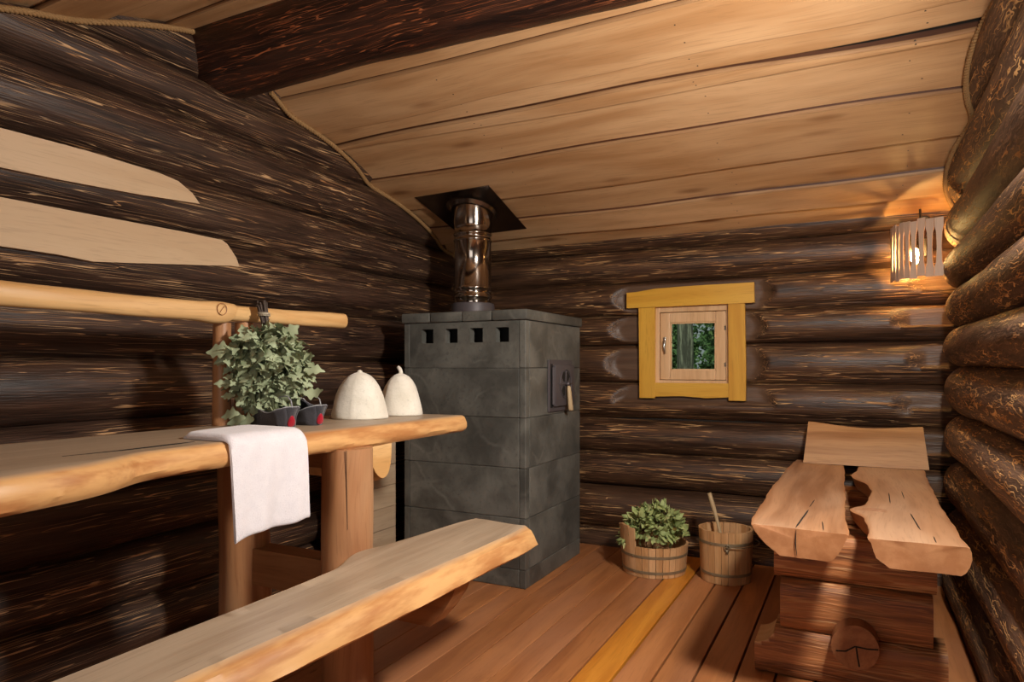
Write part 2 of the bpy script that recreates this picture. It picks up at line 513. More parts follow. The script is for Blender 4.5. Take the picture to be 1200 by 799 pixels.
# back wall with a window opening and hewn flats round it
WX0, WX1, WZ0, WZ1 = -1.20, -.69, 1.06, 1.61
mb = MB()
for i, (s0, s1) in enumerate(zip(SE_B[:-1], SE_B[1:])):
    c, h, R = lip(s0, s1)
    S = log_rings('X', -2.95, .75, 300, (YB + R, c), R, 44, .8, i * 2.3 + 1)
    x, y, z = S[..., 0], S[..., 1], S[..., 2]
    # flat cut round the window: uneven rounded outline per log
    sc_ = np.cos(np.clip((z - c) / h, -1, 1) * pi / 2)
    lx = -1.40 + .03 * sin(i * 2.1) - .11 * sc_; rx = -.53 + .03 * cos(i * 1.7) + .08 * sc_
    zt, zb = 1.76, .945
    k = np.clip(np.minimum(np.minimum((x - lx) / .09, (rx - x) / .09), np.minimum((z - zb) / .05, (zt - z) / .05)), 0, 1)
    k = k * k * (3 - 2 * k)
    front = y < YB + R * .9
    ycut = 4.418
    cut = front & (y < ycut)
    hewn = np.where(cut, np.clip(k * 1.8 - .3, 0, 1), 0)
    S[..., 1] = np.where(cut, y + (ycut - y) * k, y)
    # a small flat near the corner with the gable wall
    k2 = np.clip((x - .20 + .05 * sin(i * 3.3)) / .10, 0, 1)
    y = S[..., 1]
    c2 = front & (y < YB + .03) & (z > c - .02)
    hewn = np.where(c2, np.maximum(hewn, k2 * .8), hewn)
    S[..., 1] = np.where(c2, y + (YB + .03 - y) * k2, y)
    S[..., 2] = np.minimum(S[..., 2], zcv(S[..., 1]) + .05)
    V, F = loft(S, cap=True)
    keep = []
    for f in F:
        p = V[list(f)].mean(0)
        if len(f) == 4 and WX0 < p[0] < WX1 and WZ0 < p[2] < WZ1:
            continue
        keep.append(f)
    mb.add(V, keep, 0, hewn=hewn.reshape(-1))
for b in ((-2.9, WX0, -.05, 2.06), (WX1, .7, -.05, 2.06), (WX0, WX1, -.05, WZ0), (WX0, WX1, WZ1, 2.06)):
    V, F = box(b[0], b[1], YB + .098, YB + .118, b[2], b[3]); mb.add(V, F, 1, hewn=0.0)
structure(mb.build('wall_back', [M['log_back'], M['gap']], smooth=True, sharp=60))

# wall behind the viewer
mb = MB()
for i, (s0, s1) in enumerate(zip(SE_B[:-1], SE_B[1:])):
    c, h, R = lip(s0, s1)
    S = log_rings('X', -2.95, .75, 60, (YF - R, c), R, 28, .8, i * 1.3)
    S[..., 2] = np.minimum(S[..., 2], zcv(S[..., 1]) + .05)
    V, F, cf = loft_fan(S)
    mb.add(V, F, 0, hewn=0.0)
V, F = box(-2.9, .7, YF - .12, YF - .10, -.05, zc(YF) + .05); mb.add(V, F, 1, hewn=0.0)
structure(mb.build('wall_front', [M['log_back'], M['gap']], smooth=True, sharp=60))

# floor boards along Y
mb = MB()
x = -.284 - .14 * 20
i = 0
bounds = []
while x < .62:
    bounds.append((x, x + .14)); x += .14
for i, (x0, x1) in enumerate(bounds):
    rs = random.Random(i * 7 + 1)
    g = .0045 if x0 > -1.2 else .002
    xa, xb = max(x0 + g, -2.95), x1 - g
    if xb < -2.95:
        continue
    V, F = box(xa, xb, YF - .1, 4.43, -.035, rs.uniform(-.0015, .0), .003)
    amber = abs((x0 + x1) / 2 - (-.914)) < .03
    mb.add(V, F, 1 if amber else 0, tint=rs.uniform(-.34, .26) if not amber else 0.0, seed=rs.uniform(0, 9))
V, F = box(-3.0, .75, YF - .3, 4.75, -.10, -.045)
mb.add(V, F, 2, tint=0, seed=0)
structure(mb.build('floor', [M['floor'], M['floor_amber'], M['gap']], smooth=False))

# kickboard log along the back wall at the floor
mb = MB()
V, F = box(-1.59, .40, 4.405, 4.44, 0, .05, .006)
mb.add(V, F, 0, tint=-.3, seed=2)
structure(mb.build('baseboard_back', M['crossbar'], smooth=False))

# ceiling: live-edge boards along X on both slopes
mb = MB()
def ceil_boards(edges, sgn, seed0):
    nx = 70
    xs = np.linspace(-2.95, .72, nx)
    n = len(edges) - 1
    waves = []
    for j, e in enumerate(edges):
        r = random.Random(seed0 + j)
        a, b, c_, d = r.uniform(.008, .022), r.uniform(1.0, 2.2), r.uniform(0, 6), r.uniform(.002, .007)
        waves.append(e + a * np.sin(b * xs + c_) + d * np.sin(2.9 * b * xs + 2 * c_) + r.uniform(-.012, .012) * (xs + 1.1))
    for j in range(n):
        r = random.Random(seed0 * 3 + j)
        low = (j % 2 == 0)
        ya, yb = waves[j].copy(), waves[j + 1].copy()
        lift = .000 if low else r.uniform(.014, .024)
        if not low:
            ya = ya - .02; yb = yb + .02
        else:
            ya = ya + .003; yb = yb - .003
        if sgn > 0 and abs(edges[j + 1] - 3.0) < .001:      # tapering open joint
            yb = yb - .021
        if sgn > 0 and abs(edges[j] - 3.0) < .001:
            ya = ya + .030 * np.clip((xs + .45) / .7, 0, 1)
        th = .03
        S = []
        for q in range(nx):
            y0, y1 = ya[q], yb[q]
            bv = .005
            ring = []
            for (yy, dz) in ((y0, bv), (y0 + bv, 0), (y0 + 2 * bv, 0), (y0 * .66 + y1 * .34, -.0015), (y0 * .34 + y1 * .66, -.0015), (y1 - 2 * bv, 0), (y1 - bv, 0), (y1, bv), (y1, th), (y0, th), (y0, .0145), (y0, .012)):
                ring.append((xs[q], yy, zc(yy) + lift + dz))
            S.append(ring)
        V, F = loft(np.array(S))
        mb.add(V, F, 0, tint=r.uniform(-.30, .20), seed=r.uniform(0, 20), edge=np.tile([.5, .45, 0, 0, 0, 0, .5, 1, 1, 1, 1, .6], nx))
        # nail heads in two rows
        for xn in (-1.75, -.62, .21):
            for f_ in (.3, .7):
                yn = ya.mean() * (1 - f_) + yb.mean() * f_ + r.uniform(-.01, .01)
                xx = xn + r.uniform(-.03, .03)
                V, F = lathe([(.0036, 0), (.0036, .004)], (xx, yn, zc(yn) + lift - .0022), 6)
                mb.add(V, F, 2, tint=0, seed=0)
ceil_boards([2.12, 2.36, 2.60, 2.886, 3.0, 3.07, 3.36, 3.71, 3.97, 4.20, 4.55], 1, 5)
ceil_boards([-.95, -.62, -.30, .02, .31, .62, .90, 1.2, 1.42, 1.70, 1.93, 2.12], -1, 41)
for (ya, yb) in ((2.12, 4.9), (-1.0, 2.12)):
    V = [(-3.1, ya, zc(ya) + .05), (.9, ya, zc(ya) + .05), (.9, yb, zc(yb) + .05), (-3.1, yb, zc(yb) + .05)]
    V = V + [(a, b, c + .05) for a, b, c in V]
    mb.add(V, [(0, 1, 2, 3), (7, 6, 5, 4), (0, 4, 5, 1), (1, 5, 6, 2), (2, 6, 7, 3), (3, 7, 4, 0)], 1, tint=0, seed=0)
structure(mb.build('ceiling', [M['ceiling'], M['gap'], M['nail']], smooth=True, sharp=25))

# ridge beam
S = log_rings('X', -2.80, .55, 220, (2.285, 2.69), .205, 44, 1.0, 4.4)
V, F, cf = loft_fan(S)
o = MB().add(V, F, 0, hewn=0).build('ceiling_beam', M['log_beam'], smooth=True, sharp=60)
tag(o, 'thick dark red-brown log beam running across the ceiling ridge', 'beam')

# rope caulking
def rope(name, ys, seams, side, r=.0075):
    P = []
    for y in ys:
        z = zc(y) - .012
        xw = wall_x(seams, z, side)
        P.append((xw + (-side) * .014, y, z))
    P = np.array(P)
    for _ in range(30):
        P[1:-1] = (P[:-2] + 2 * P[1:-1] + P[2:]) / 4
    L = np.concatenate([[0], np.cumsum(np.linalg.norm(np.diff(P, axis=0), axis=1))])
    n = int(L[-1] / .007)
    l = np.linspace(0, L[-1], n)
    Q = np.stack([np.interp(l, L, P[:, k]) for k in range(3)], -1)
    T = np.gradient(Q, axis=0); T /= np.linalg.norm(T, axis=1)[:, None]
    N = np.cross(T, (0, 0, 1.0)); N /= np.linalg.norm(N, axis=1)[:, None]
    B = np.cross(T, N)
    mb = MB()
    for k in range(3):
        a = l / .05 * 2 * pi + k * 2 * pi / 3
        C = Q + r * .85 * (np.cos(a)[:, None] * N + np.sin(a)[:, None] * B)
        V, F = tube(C, r, 6)
        mb.add(V, F, 0)
    return structure(mb.build(name, M['rope']))
rope('trim_1', np.linspace(2.53, 4.35, 120), SE_L, -1)
rope('trim_2', np.linspace(-.4, 2.13, 160), SE_L, -1)
rope('trim_3', np.linspace(2.53, 4.30, 120), SE_R, 1)

# ------------------------------------------------------------------ window
mb = MB()
yj0, yj1 = 4.405, 4.60
for b in ((WX0 - .012, -1.153, yj0, yj1, WZ0 - .01, WZ1 + .01), (-.732, WX1 + .012, yj0, yj1, WZ0 - .01, WZ1 + .01),
          (WX0, WX1, yj0 + .003, yj1, WZ0 - .012, 1.115), (WX0, WX1, yj0 + .003, yj1, 1.555, WZ1 + .012)):
    V, F = box(*b, .003); mb.add(V, F, 0, tint=0, seed=1)
win = structure(mb.build('window_1', M['sash'], smooth=False))
# casing boards
V, F = prism([(-1.362, 1.588), (-.560, 1.592), (-.563, 1.716), (-.95, 1.714), (-1.17, 1.708), (-1.30, 1.692), (-1.362, 1.690)], 'Y', 4.368, 4.408)
MB().add(V, F, 0, tint=0, seed=1).build('head_casing', M['casing_h'], win, smooth=False)
V, F = prism([(-1.278, .998), (-1.178, .998), (-1.176, 1.588), (-1.284, 1.588)], 'Y', 4.378, 4.408)
MB().add(V, F, 0, tint=.05, seed=2).build('side_casing', M['casing'], win, smooth=False)
V, F = prism([(-.712, .992), (-.612, .992), (-.610, 1.2), (-.617, 1.592), (-.716, 1.592)], 'Y', 4.376, 4.408)
MB().add(V, F, 0, tint=-.03, seed=3).build('side_casing', M['casing'], win, smooth=False)
V, F = prism([(-1.178, 1.008), (-1.0, 1.014), (-.85, 1.004), (-.712, 1.012), (-.712, 1.098), (-1.178, 1.098)], 'Y', 4.382, 4.408)
MB().add(V, F, 0, tint=0, seed=4).build('bottom_casing', M['casing_h'], win, smooth=False)
# sash
sx0, sx1, sz0, sz1 = -1.150, -.735, 1.118, 1.552
gx0, gx1, gz0, gz1 = -1.088, -.798, 1.180, 1.487
mb = MB()
ys0, ys1 = 4.418, 4.46
for b in ((sx0, gx0, ys0, ys1, sz0, sz1), (gx1, sx1, ys0, ys1, sz0, sz1), (gx0, gx1, ys0, ys1, sz0, gz0), (gx0, gx1, ys0, ys1, gz1, sz1)):
    V, F = box(*b, .004); mb.add(V, F, 0, tint=.04, seed=5)
for b in ((gx0 - .002, gx0 + .008, ys0 + .006, ys1 - .01, gz0, gz1), (gx1 - .008, gx1 + .002, ys0 + .006, ys1 - .01, gz0, gz1),
          (gx0, gx1, ys0 + .006, ys1 - .01, gz0 - .002, gz0 + .008), (gx0, gx1, ys0 + .006, ys1 - .01, gz1 - .008, gz1 + .002)):
    V, F = box(*b, .002); mb.add(V, F, 0, tint=.12, seed=6)
sash = mb.build('window_sash', M['sash'], win, smooth=False)
V, F = box(gx0, gx1, 4.44, 4.444, gz0, gz1)
MB().add(V, F).build('pane', M['glass'], sash, smooth=False)
V, F = tube([(-1.122, 4.412, 1.37), (-1.122, 4.400, 1.365), (-1.121, 4.396, 1.345), (-1.119, 4.398, 1.315), (-1.116, 4.402, 1.285)], [.007, .007, .008, .007, .004], 10)
mb = MB().add(V, F)
V, F = box(-1.131, -1.113, 4.412, 4.419, 1.335, 1.395, .003); mb.add(V, F)
mb.build('handle', M['hardware'], sash)
for z in (1.215, 1.445):
    mb = MB()
    V, F = tube([(-.728, 4.413, z - .02), (-.728, 4.413, z + .02)], .006, 10); mb.add(V, F)
    V, F = box(-.745, -.712, 4.413, 4.419, z - .013, z + .013, .002); mb.add(V, F)
    mb.build('hinge', M['hardware'], sash)

# ------------------------------------------------------------------ stove
SX0, SX1, SY0, SY1 = -2.395, -1.597, 3.318, 4.125
stove = root('sauna_stove', ((SX0 + SX1) / 2, (SY0 + SY1) / 2, 0))
tag(stove, 'square grey soapstone sauna stove with black fire door and steel chimney in the corner', 'stove')
mb = MB()
cz = [0, .10, .378, .65, .923, 1.195, 1.455]
holes = [-2.232, -2.068, -1.904, -1.740]
hz0, hz1, hw = 1.338, 1.419, .041
g = .0016
def sb(*b, bev=.004):
    V, F = box(*b, bev); mb.add(V, F, 0, seed=random.uniform(0, 30))
V, F = box(SX0 + .03, SX1 - .03, SY0 + .10, SY1 - .01, .01, 1.45); mb.add(V, F, 1, seed=0)
V, F = box(SX0 + .03, SX1 - .03, SY0 + .03, SY0 + .11, .01, 1.30); mb.add(V, F, 1, seed=0)
cs = .038
for a, b in zip(cz[:-1], cz[1:]):
    a, b = a + g / 2, b - g / 2
    if a == g / 2: a = 0
    # corner blocks, front face, side faces
    sb(SX0, SX0 + cs, SY0, SY0 + .05, a, b); sb(SX1 - cs, SX1, SY0, SY0 + .05, a, b)
    sb(SX1 - .05, SX1, SY0 + .0515, SY1, a, b); sb(SX0, SX0 + .05, SY0 + .0515, SY1, a, b)
    x0, x1 = SX0 + cs + g, SX1 - cs - g
    if b < 1.3:
        sb(x0, x1, SY0 + .0015, SY0 + .05, a, b)
    else:
        sd = 4.2
        def sbs(*bb):
            V, F = box(*bb, .0); mb.add(V, F, 0, seed=sd)
        sbs(x0, x1, SY0 + .0015, SY0 + .05, a, hz0); sbs(x0, x1, SY0 + .0015, SY0 + .05, hz1, b)
        e = [x0] + sum([[h - hw, h + hw] for h in holes], []) + [x1]
        for q in range(0, len(e), 2):
            sbs(e[q], e[q + 1], SY0 + .0015, SY0 + .05, hz0, hz1)
mb.build('body', [M['stone'], M['vent_core']], stove, smooth=False)
mb = MB()
tx = [SX0 - .012, -2.205, -1.99, -1.80, SX1 + .016]
for a, b in zip(tx[:-1], tx[1:]):
    V, F = box(a + .001, b - .001, SY0 - .016, SY1 + .005, 1.456, 1.514, .010); mb.add(V, F, 0, seed=random.uniform(0, 30))
mb.build('top_slab', M['stone'], stove, smooth=True, sharp=35)
# fire door on the side facing the room
dy0, dy1, dz0, dz1, dx = 3.605, 3.965, .938, 1.243, SX1
mb = MB()
V, F = box(dx, dx + .012, dy0, dy1, dz0, dz1, .004); mb.add(V, F)
door = mb.build('fire_door', M['iron'], stove, smooth=False)
mb = MB()
V, F = box(dx + .010, dx + .030, dy0 + .055, dy1 - .010, dz0 + .03, dz1 - .03, .006); mb.add(V, F)
V, F = tube([(dx + .024, dy0 + .035, dz0 + .045), (dx + .024, dy0 + .035, dz1 - .045)], .009, 10); mb.add(V, F)
mb.build('door_leaf', M['iron'], door, smooth=True, sharp=35)
V, F = box(dx + .0122, dx + .0135, dy0 + .020, dy0 + .050, dz0 + .025, dz1 - .025)
MB().add(V, F).build('hinge_gap', M['iron_dark'], door, smooth=False)
cy, czd = 3.81, 1.10
mb = MB()
ang = np.linspace(0, 2 * pi, 48)
V, F = tube(np.stack([np.full(48, dx + .032), cy + .086 * np.cos(ang), czd + .086 * np.sin(ang)], -1)[:-1], .004, 6, closed=True); mb.add(V, F)
V, F = box(dx + .030, dx + .036, cy - .105, cy + .105, czd - .006, czd + .006, .002); mb.add(V, F)
V, F = box(dx + .030, dx + .036, cy - .006, cy + .006, czd + .006, czd + .080, .002); mb.add(V, F)
V, F = tube([(dx + .03, cy, czd), (dx + .055, cy, czd)], .012, 12); mb.add(V, F)
ros = mb.build('rosette', M['iron'], door)
mb = MB()
for s in (-1, 1):
    for t_ in (-1, 1):
        poly = [(cy + s * .014, czd + t_ * .016), (cy + s * .030, czd + t_ * .012), (cy + s * .066, czd + t_ * .042), (cy + s * .030, czd + t_ * .074), (cy + s * .014, czd + t_ * .066)]
        if s * t_ < 0: poly = poly[::-1]
        V, F = prism(poly, 'X', dx + .0295, dx + .0315); mb.add(V, F)
mb.build('vent_slot', M['iron_dark'], door, smooth=False)
S = []
for q, (y, z, a, b) in enumerate([(3.800, 1.088, .006, .006), (3.802, 1.080, .012, .010), (3.812, 1.03, .015, .012), (3.825, .975, .019, .013), (3.833, .945, .021, .013), (3.835, .938, .017, .010)]):
    an = np.linspace(0, 2 * pi, 16, endpoint=False)
    S.append(np.stack([dx + .054 + b * 1.1 * np.cos(an), y + a * 1.12 * np.sin(an), np.full(16, z)], -1))
V, F = loft(np.array(S))
hn = MB().add(V, F, 0, tint=.15, seed=3).build('handle', M['stick'], door)
hn['label'] = 'pale wooden handle of the fire door'
# chimney
PX, PY = -2.20, 3.79
def ring_prof(r, z, h=.010, k=.006):
    return [(r, z - h), (r + k * .7, z - h * .6), (r + k, z), (r + k * .7, z + h * .6), (r, z + h)]
prof = [(.116, 1.514), (.1175, 1.60)] + ring_prof(.1175, 1.645) + ring_prof(.1175, 1.70) + ring_prof(.1175, 2.005) + ring_prof(.1175, 2.045) + [(.1175, 2.10), (.121, 2.11), (.121, 2.30)]
V, F = lathe(prof, (PX, PY, 0), 56)
MB().add(V, F).build('chimney_pipe', M['steel'], stove, smooth=True, sharp=50)
V, F = lathe([(.140, 1.5142), (.140, 1.575), (.136, 1.602), (.124, 1.607)], (PX, PY, 0), 48)
MB().add(V, F).build('chimney_collar', M['iron'], stove, smooth=True, sharp=40)

# metal plate round the pipe on the ceiling
pl = []
c4 = [(-2.50, 3.575), (-1.955, 3.555), (-1.955, 4.075), (-2.46, 4.09)]
V = [(x, y, zc(y) - .006) for x, y in c4] + [(x, y, zc(y) - .0025) for x, y in c4]
mb = MB(); mb.add(V, [(3, 2, 1, 0), (4, 5, 6, 7), (0, 1, 5, 4), (1, 2, 6, 5), (2, 3, 7, 6), (3, 0, 4, 7)])
an = np.linspace(0, 2 * pi, 48, endpoint=False)
S = []
for r, dz in ((.123, -.030), (.140, -.030), (.152, -.010), (.170, -.0062)):
    yy = PY + r * np.sin(an)
    S.append(np.stack([PX + r * np.cos(an), yy, zcv(yy) + dz], -1))
V, F = loft(np.array(S), cap=False); mb.add(V, F)
o = mb.build('ceiling_plate', M['plate'], smooth=True, sharp=30)
tag(o, 'dark polished metal plate fixed to the ceiling boards round the chimney', 'metal plate')

# ------------------------------------------------------------------ live-edge slab
def live_slab(y0, y1, xl, xr, z1, th, n=110, seed=0.0, bot_l=0.0, bot_r=0.0, bulge=.012, topround=.008, axis='Y', endcut=(0, 0), ends=.6, rough=1.0):
    """xl, xr functions of y; bot_*: how far the underside sticks out (+) or is tucked in (-)"""
    S, E = [], []
    ys = np.linspace(y0, y1, n)
    for q, y in enumerate(ys):
        a, b = xl(y), xr(y)
        nn = lambda k: rough * (.004 * sin(9 * y + k + seed) + .003 * sin(23 * y + 2.1 * k + seed) + .0015 * sin(51 * y + k * 3))
        ring, ed = [], []
        def p(x, z, e): ring.append((x, z)); ed.append(e)
        z0 = z1 - th + .002 * sin(5 * y + seed)
        p(a - bot_l + .012, z0, .8)
        for f in (.33, .66): p(a + (b - a) * f, z0, .6)
        p(b + bot_r - .012, z0, .8)
        p(b + bot_r + nn(1), z0 + .010, 1)
        for f in (.3, .55, .8):
            p(b + bot_r * (1 - f) ** 1.2 + bulge * sin(pi * f) + nn(2 + f * 2), z0 + th * f, 1)
        p(b + .002 + nn(6) * .6, z1 - topround * .6, 1)
        p(b - topround * .8 + nn(6) * .5, z1, .35)
        for f in (.94, .75, .5, .25, .06): p(a + (b - a) * f, z1 + .0008 * sin(7 * y + f * 9), 0)
        p(a + topround * .8, z1, .35)
        p(a - .002 + nn(8) * .6, z1 - topround * .6, 1)
        for f in (.8, .55, .3):
            p(a - bot_l * (1 - f) ** 1.2 - bulge * sin(pi * f) - nn(9 + f * 2), z0 + th * f, 1)
        p(a - bot_l - nn(12), z0 + .010, 1)
        r = np.array([(x, y, z) for x, z in ring])
        S.append(r); E.append(ed)
    S = np.array(S)
    # ends: a slight round-over and the oblique saw cut
    for end, cut in ((0, endcut[0]), (-1, endcut[1])):
        xm = S[end, :, 0].mean(); w = np.ptp(S[end, :, 0])
        S[end, :, 1] += cut * (S[end, :, 0] - xm) / w + (.003 * np.sin(S[end, :, 0] * 40))
        S[end, :, 0] = xm + (S[end, :, 0] - xm) * .985
        zm = S[end, :, 2].mean(); S[end, :, 2] = zm + (S[end, :, 2] - zm) * .965
    V, F, cf = loft_fan(S)
    E = np.array(E, float).reshape(-1)
    e = np.concatenate([E, np.full(len(V) - len(E), ends)])
    return V, F, e

def pw(pts):
    p = np.array(pts, float)
    # smooth the polyline
    xs = np.linspace(p[0, 0], p[-1, 0], 400)
    ys = np.interp(xs, p[:, 0], p[:, 1])
    k = np.ones(17) / 17
    yp = np.pad(ys, 8, mode='edge')
    ys = np.convolve(yp, k, mode='valid')
    return lambda y: float(np.interp(y, xs, ys))

# ------------------------------------------------------------------ upper bench
ZT = .972
bench = root('upper_bench', (-1.95, 1.6, 0))
tag(bench, 'high live-edge log bench with backrest rail, on round posts along the log wall', 'bench')
fx = pw([(.2, -1.57), (.75, -1.56), (.98, -1.60), (1.08, -1.645), (1.16, -1.70), (1.4, -1.715), (1.9, -1.705), (2.4, -1.675), (2.82, -1.665)])
bx = pw([(.2, -2.24), (1.0, -2.27), (1.9, -2.25), (2.82, -2.22)])
V, F, e = live_slab(.22, 2.775, bx, fx, ZT, .078, 150, 1.0, bot_r=.012, bulge=.014, rough=.5, topround=.012, endcut=(0, .03), ends=.85)
mb = MB().add(V, F, 0, edge=e, tint=0, seed=1)
# drying crack along the slab top
P = np.array([(-1.80 - .012 * sin(y * 9), y, ZT + .0012) for y in np.linspace(1.03, 1.42, 24)])
V, F = tube(P, np.concatenate([np.linspace(.0006, .0022, 18), np.linspace(.002, .0005, 6)]), 4); mb.add(V, F, 1, edge=0, tint=0, seed=0)
mb.build('seat_slab', [M['slab'], M['gap']], bench, smooth=True, sharp=38)

def post(name, x, y, z0, z1, R, parent, mat, seed, M_=32, amp=1.6, crack=None):
    S = log_rings('Z', z0, z1, 40, (x, y), R, M_, amp, seed)
    V, F, cf = loft_fan(S)
    mb = MB().add(V, F, 0, tint=0, seed=seed)
    if crack is not None:
        zz = np.linspace(z0 + .001, z1 - .001, 60)
        rr = R * 1.0
        P = np.array([(x + cos(crack + .04 * sin(z * 5)) * rr, y + sin(crack + .04 * sin(z * 5)) * rr, z) for z in zz])
        V, F = tube(P, .0016, 4); mb.add(V, F, 1, tint=0, seed=0)
    return mb.build(name, [mat, M['gap']], parent, smooth=True, sharp=50)
for yy in (2.02, .48):
    post('leg', -1.715, yy, 0, ZT - .076, .092, bench, M['post'], yy * 2 + .4, crack=radians(-52))
    post('leg', -2.262 if yy > 1 else -2.30, yy, 0, ZT - .076, .102, bench, M['post'], yy * 3 + 1.1, crack=radians(-12))
# cross rails below, running out under the step
def crossbar(y):
    zt, zb = .472, .335
    poly = [(-2.25, zb), (-1.40, zb - .03), (-1.315, zb - .03), (-1.262, zb + .03), (-1.225, zb + .085), (-1.205, zt), (-2.25, zt)]
    V, F = prism(poly, 'Y', y - .05, y + .05)
    return MB().add(V, F, 0, tint=0, seed=y).build('crossbar', M['crossbar'], bench, smooth=False)
crossbar(2.02); crossbar(.48)
for yy in (2.02, .48):
    V, F = box(-2.24, -1.74, yy - .045, yy + .045, ZT - .155, ZT - .074, .006)
    MB().add(V, F, 0, tint=-.2, seed=yy).build('bearer', M['crossbar'], bench, smooth=False)
# half-round bearer whose rounded end shows beside the post
an = np.linspace(pi, 2 * pi, 15)
poly = [(2.19 + .062 * cos(a), ZT - .078 + .15 * sin(a)) for a in an]
S = []
for q, x in enumerate(np.linspace(-2.22, -1.70, 14)):
    k = 1.0 if x < -1.72 else .9
    S.append([(x + .02 * sin((y - 2.13) * 20), y, ZT - .078 + (z - ZT + .078) * k) for y, z in poly])
V, F, cf = loft_fan(np.array(S))
MB().add(V, F, 0, tint=.1, seed=4).build('bearer', M['rail'], bench, smooth=True, sharp=40)
# backrest rail
def rail(y0, y1, hz0, x0, dz, obl, knob):
    S = []
    for y in np.linspace(y0, y1, 120):
        an = np.linspace(0, 2 * pi, 24, endpoint=False)
        zmid = 1.411 + dz + .006 * sin(2.2 * y + 1) + .0025 * (y - 1)
        hz = hz0 + .003 * sin(3.1 * y) - .0015 * (y - 1.2)
        e = 2.8
        ca, sa = np.cos(an), np.sin(an)
        r = (np.abs(ca) ** e + np.abs(sa) ** e) ** (-1 / e)
        bump = knob * math.exp(-((y - 1.80) / .06) ** 2)
        wob = 1 + .03 * np.sin(7 * y + 2 * an) + .02 * np.sin(17 * y - an)
        S.append(np.stack([x0 + (.032 + bump * .5) * r * ca * wob, np.full(24, y), zmid + (hz + bump) * r * sa * wob], -1))
    S = np.array(S)
    # oblique, rounded saw cut
    for k in range(1, 14):
        f = (14 - k) / 14
        S[-k, :, 1] += obl * (S[-k, :, 2] - S[-k, :, 2].mean()) / .04 * f
    S[-1] = S[-1].mean(0) + (S[-1] - S[-1].mean(0)) * [.9, 1, .86]
    return loft_fan(S)
V, F, cf = rail(1.84, 2.535, .033, -2.183, .002, .0, .0)
MB().add(V, F, 0, tint=.05, seed=6, edge=cf).build('backrest_rail', M['rail'], bench, smooth=True, sharp=45)
V, F, cf = rail(.22, 1.872, .038, -2.172, .0, .018, .007)
mb = MB().add(V, F, 0, tint=0, seed=2, edge=cf * 0)
# round knot on the rail's face
an = np.linspace(0, 2 * pi, 20, endpoint=False)
V, F = tube(np.stack([np.full(20, -2.1345), 1.80 + .022 * np.cos(an), 1.418 + .022 * np.sin(an)], -1), .0016, 5, closed=True); mb.add(V, F, 1, tint=0, seed=0, edge=0)
V, F = tube([(-2.134, 1.79, 1.405), (-2.134, 1.81, 1.43)], .0013, 4); mb.add(V, F, 1, tint=0, seed=0, edge=0)
mb.build('backrest_rail', [M['rail'], M['crossbar']], bench, smooth=True, sharp=45)
def bpost(x, y, R, z1, sd, yr=0):
    S = log_rings('Z', ZT - .005, z1, 40, (x, y), R, 24, 2.5, sd)
    V, F, cf = loft_fan(S)
    MB().add(V, F, 0, tint=yr, seed=sd).build('backrest_post', M['post'], bench, smooth=True, sharp=50)
bpost(-2.222, 1.875, .036, 1.375, 1.2, -.1); bpost(-2.205, 1.985, .036, 1.378, 2.3, .3)
bpost(-2.222, .50, .036, 1.375, 3.2)

# step bench in front
sxr = pw([(.2, -1.245), (.8, -1.25), (1.1, -1.235), (1.5, -1.22), (2.0, -1.20), (2.4, -1.185), (2.55, -1.20)])
sxl = pw([(.2, -1.50), (.9, -1.495), (1.5, -1.50), (1.72, -1.51), (1.82, -1.56), (1.9, -1.585), (2.0, -1.55), (2.2, -1.525), (2.45, -1.50), (2.56, -1.47)])
V, F, e = live_slab(.22, 2.53, sxl, sxr, .552, .080, 150, 3.3, bot_l=.02, bot_r=.040, bulge=.012, topround=.02, rough=.45, endcut=(0, -.05), ends=.9)
o = MB().add(V, F, 0, edge=e, tint=.05, seed=7).build('step_bench', M['slab'], smooth=True, sharp=38)
tag(o, 'low live-edge plank step bench in front of the high bench', 'bench')

# ------------------------------------------------------------------ boards on the wall
def wallboard(poly, label, sd):
    V, F = prism(poly, 'X', XL - .012, XL + .018)
    o = MB().add(V, F, 0, tint=.02, seed=sd).build('wall_board', M['wallboard'], smooth=False)
    tag(o, label, 'board', 'pale boards on the log wall')
    return o
wallboard([(.3, 1.90), (1.2, 1.885), (1.5, 1.893), (1.8, 1.908), (2.10, 1.932), (2.06, 1.972), (1.99, 2.008), (1.90, 2.02), (1.6, 2.028), (1.2, 2.022), (.3, 2.02)],
          'pale live-edge board on the log wall, the upper of two, with a curved pointed tip', 1.0)
wallboard([(.3, 1.62), (1.25, 1.617), (1.5, 1.615), (1.62, 1.607), (1.8, 1.625), (2.0, 1.647), (2.15, 1.662), (2.26, 1.676), (2.32, 1.678), (2.30, 1.72), (2.25, 1.775), (2.22, 1.79), (2.0, 1.792), (1.6, 1.787), (1.3, 1.785), (.3, 1.79)],
          'pale live-edge board on the log wall, the lower of two, with a blunt end', 2.0)

# low plank panel beside the stove
pr = root('plank_screen', (-2.45, 3.05, 0))
tag(pr, 'low pale plank panel standing between the high bench and the stove', 'screen')
zz = [0, .13, .26, .385, .51, .63, .76]
mb = MB()
for a, b in zip(zz[:-1], zz[1:]):
    V, F = box(-2.463, -2.443, 2.80, 3.30, a + .001, b - .0015, .002); mb.add(V, F, 0, tint=random.uniform(-.1, .1), seed=a * 9)
mb.build('boards', M['panelwood'], pr, smooth=False)
for y in (2.83, 3.27):
    V, F = box(-2.50, -2.4635, y - .02, y + .02, 0, .75, .003)
    MB().add(V, F, 0, tint=-.1, seed=y).build('batten', M['panelwood'], pr, smooth=False)

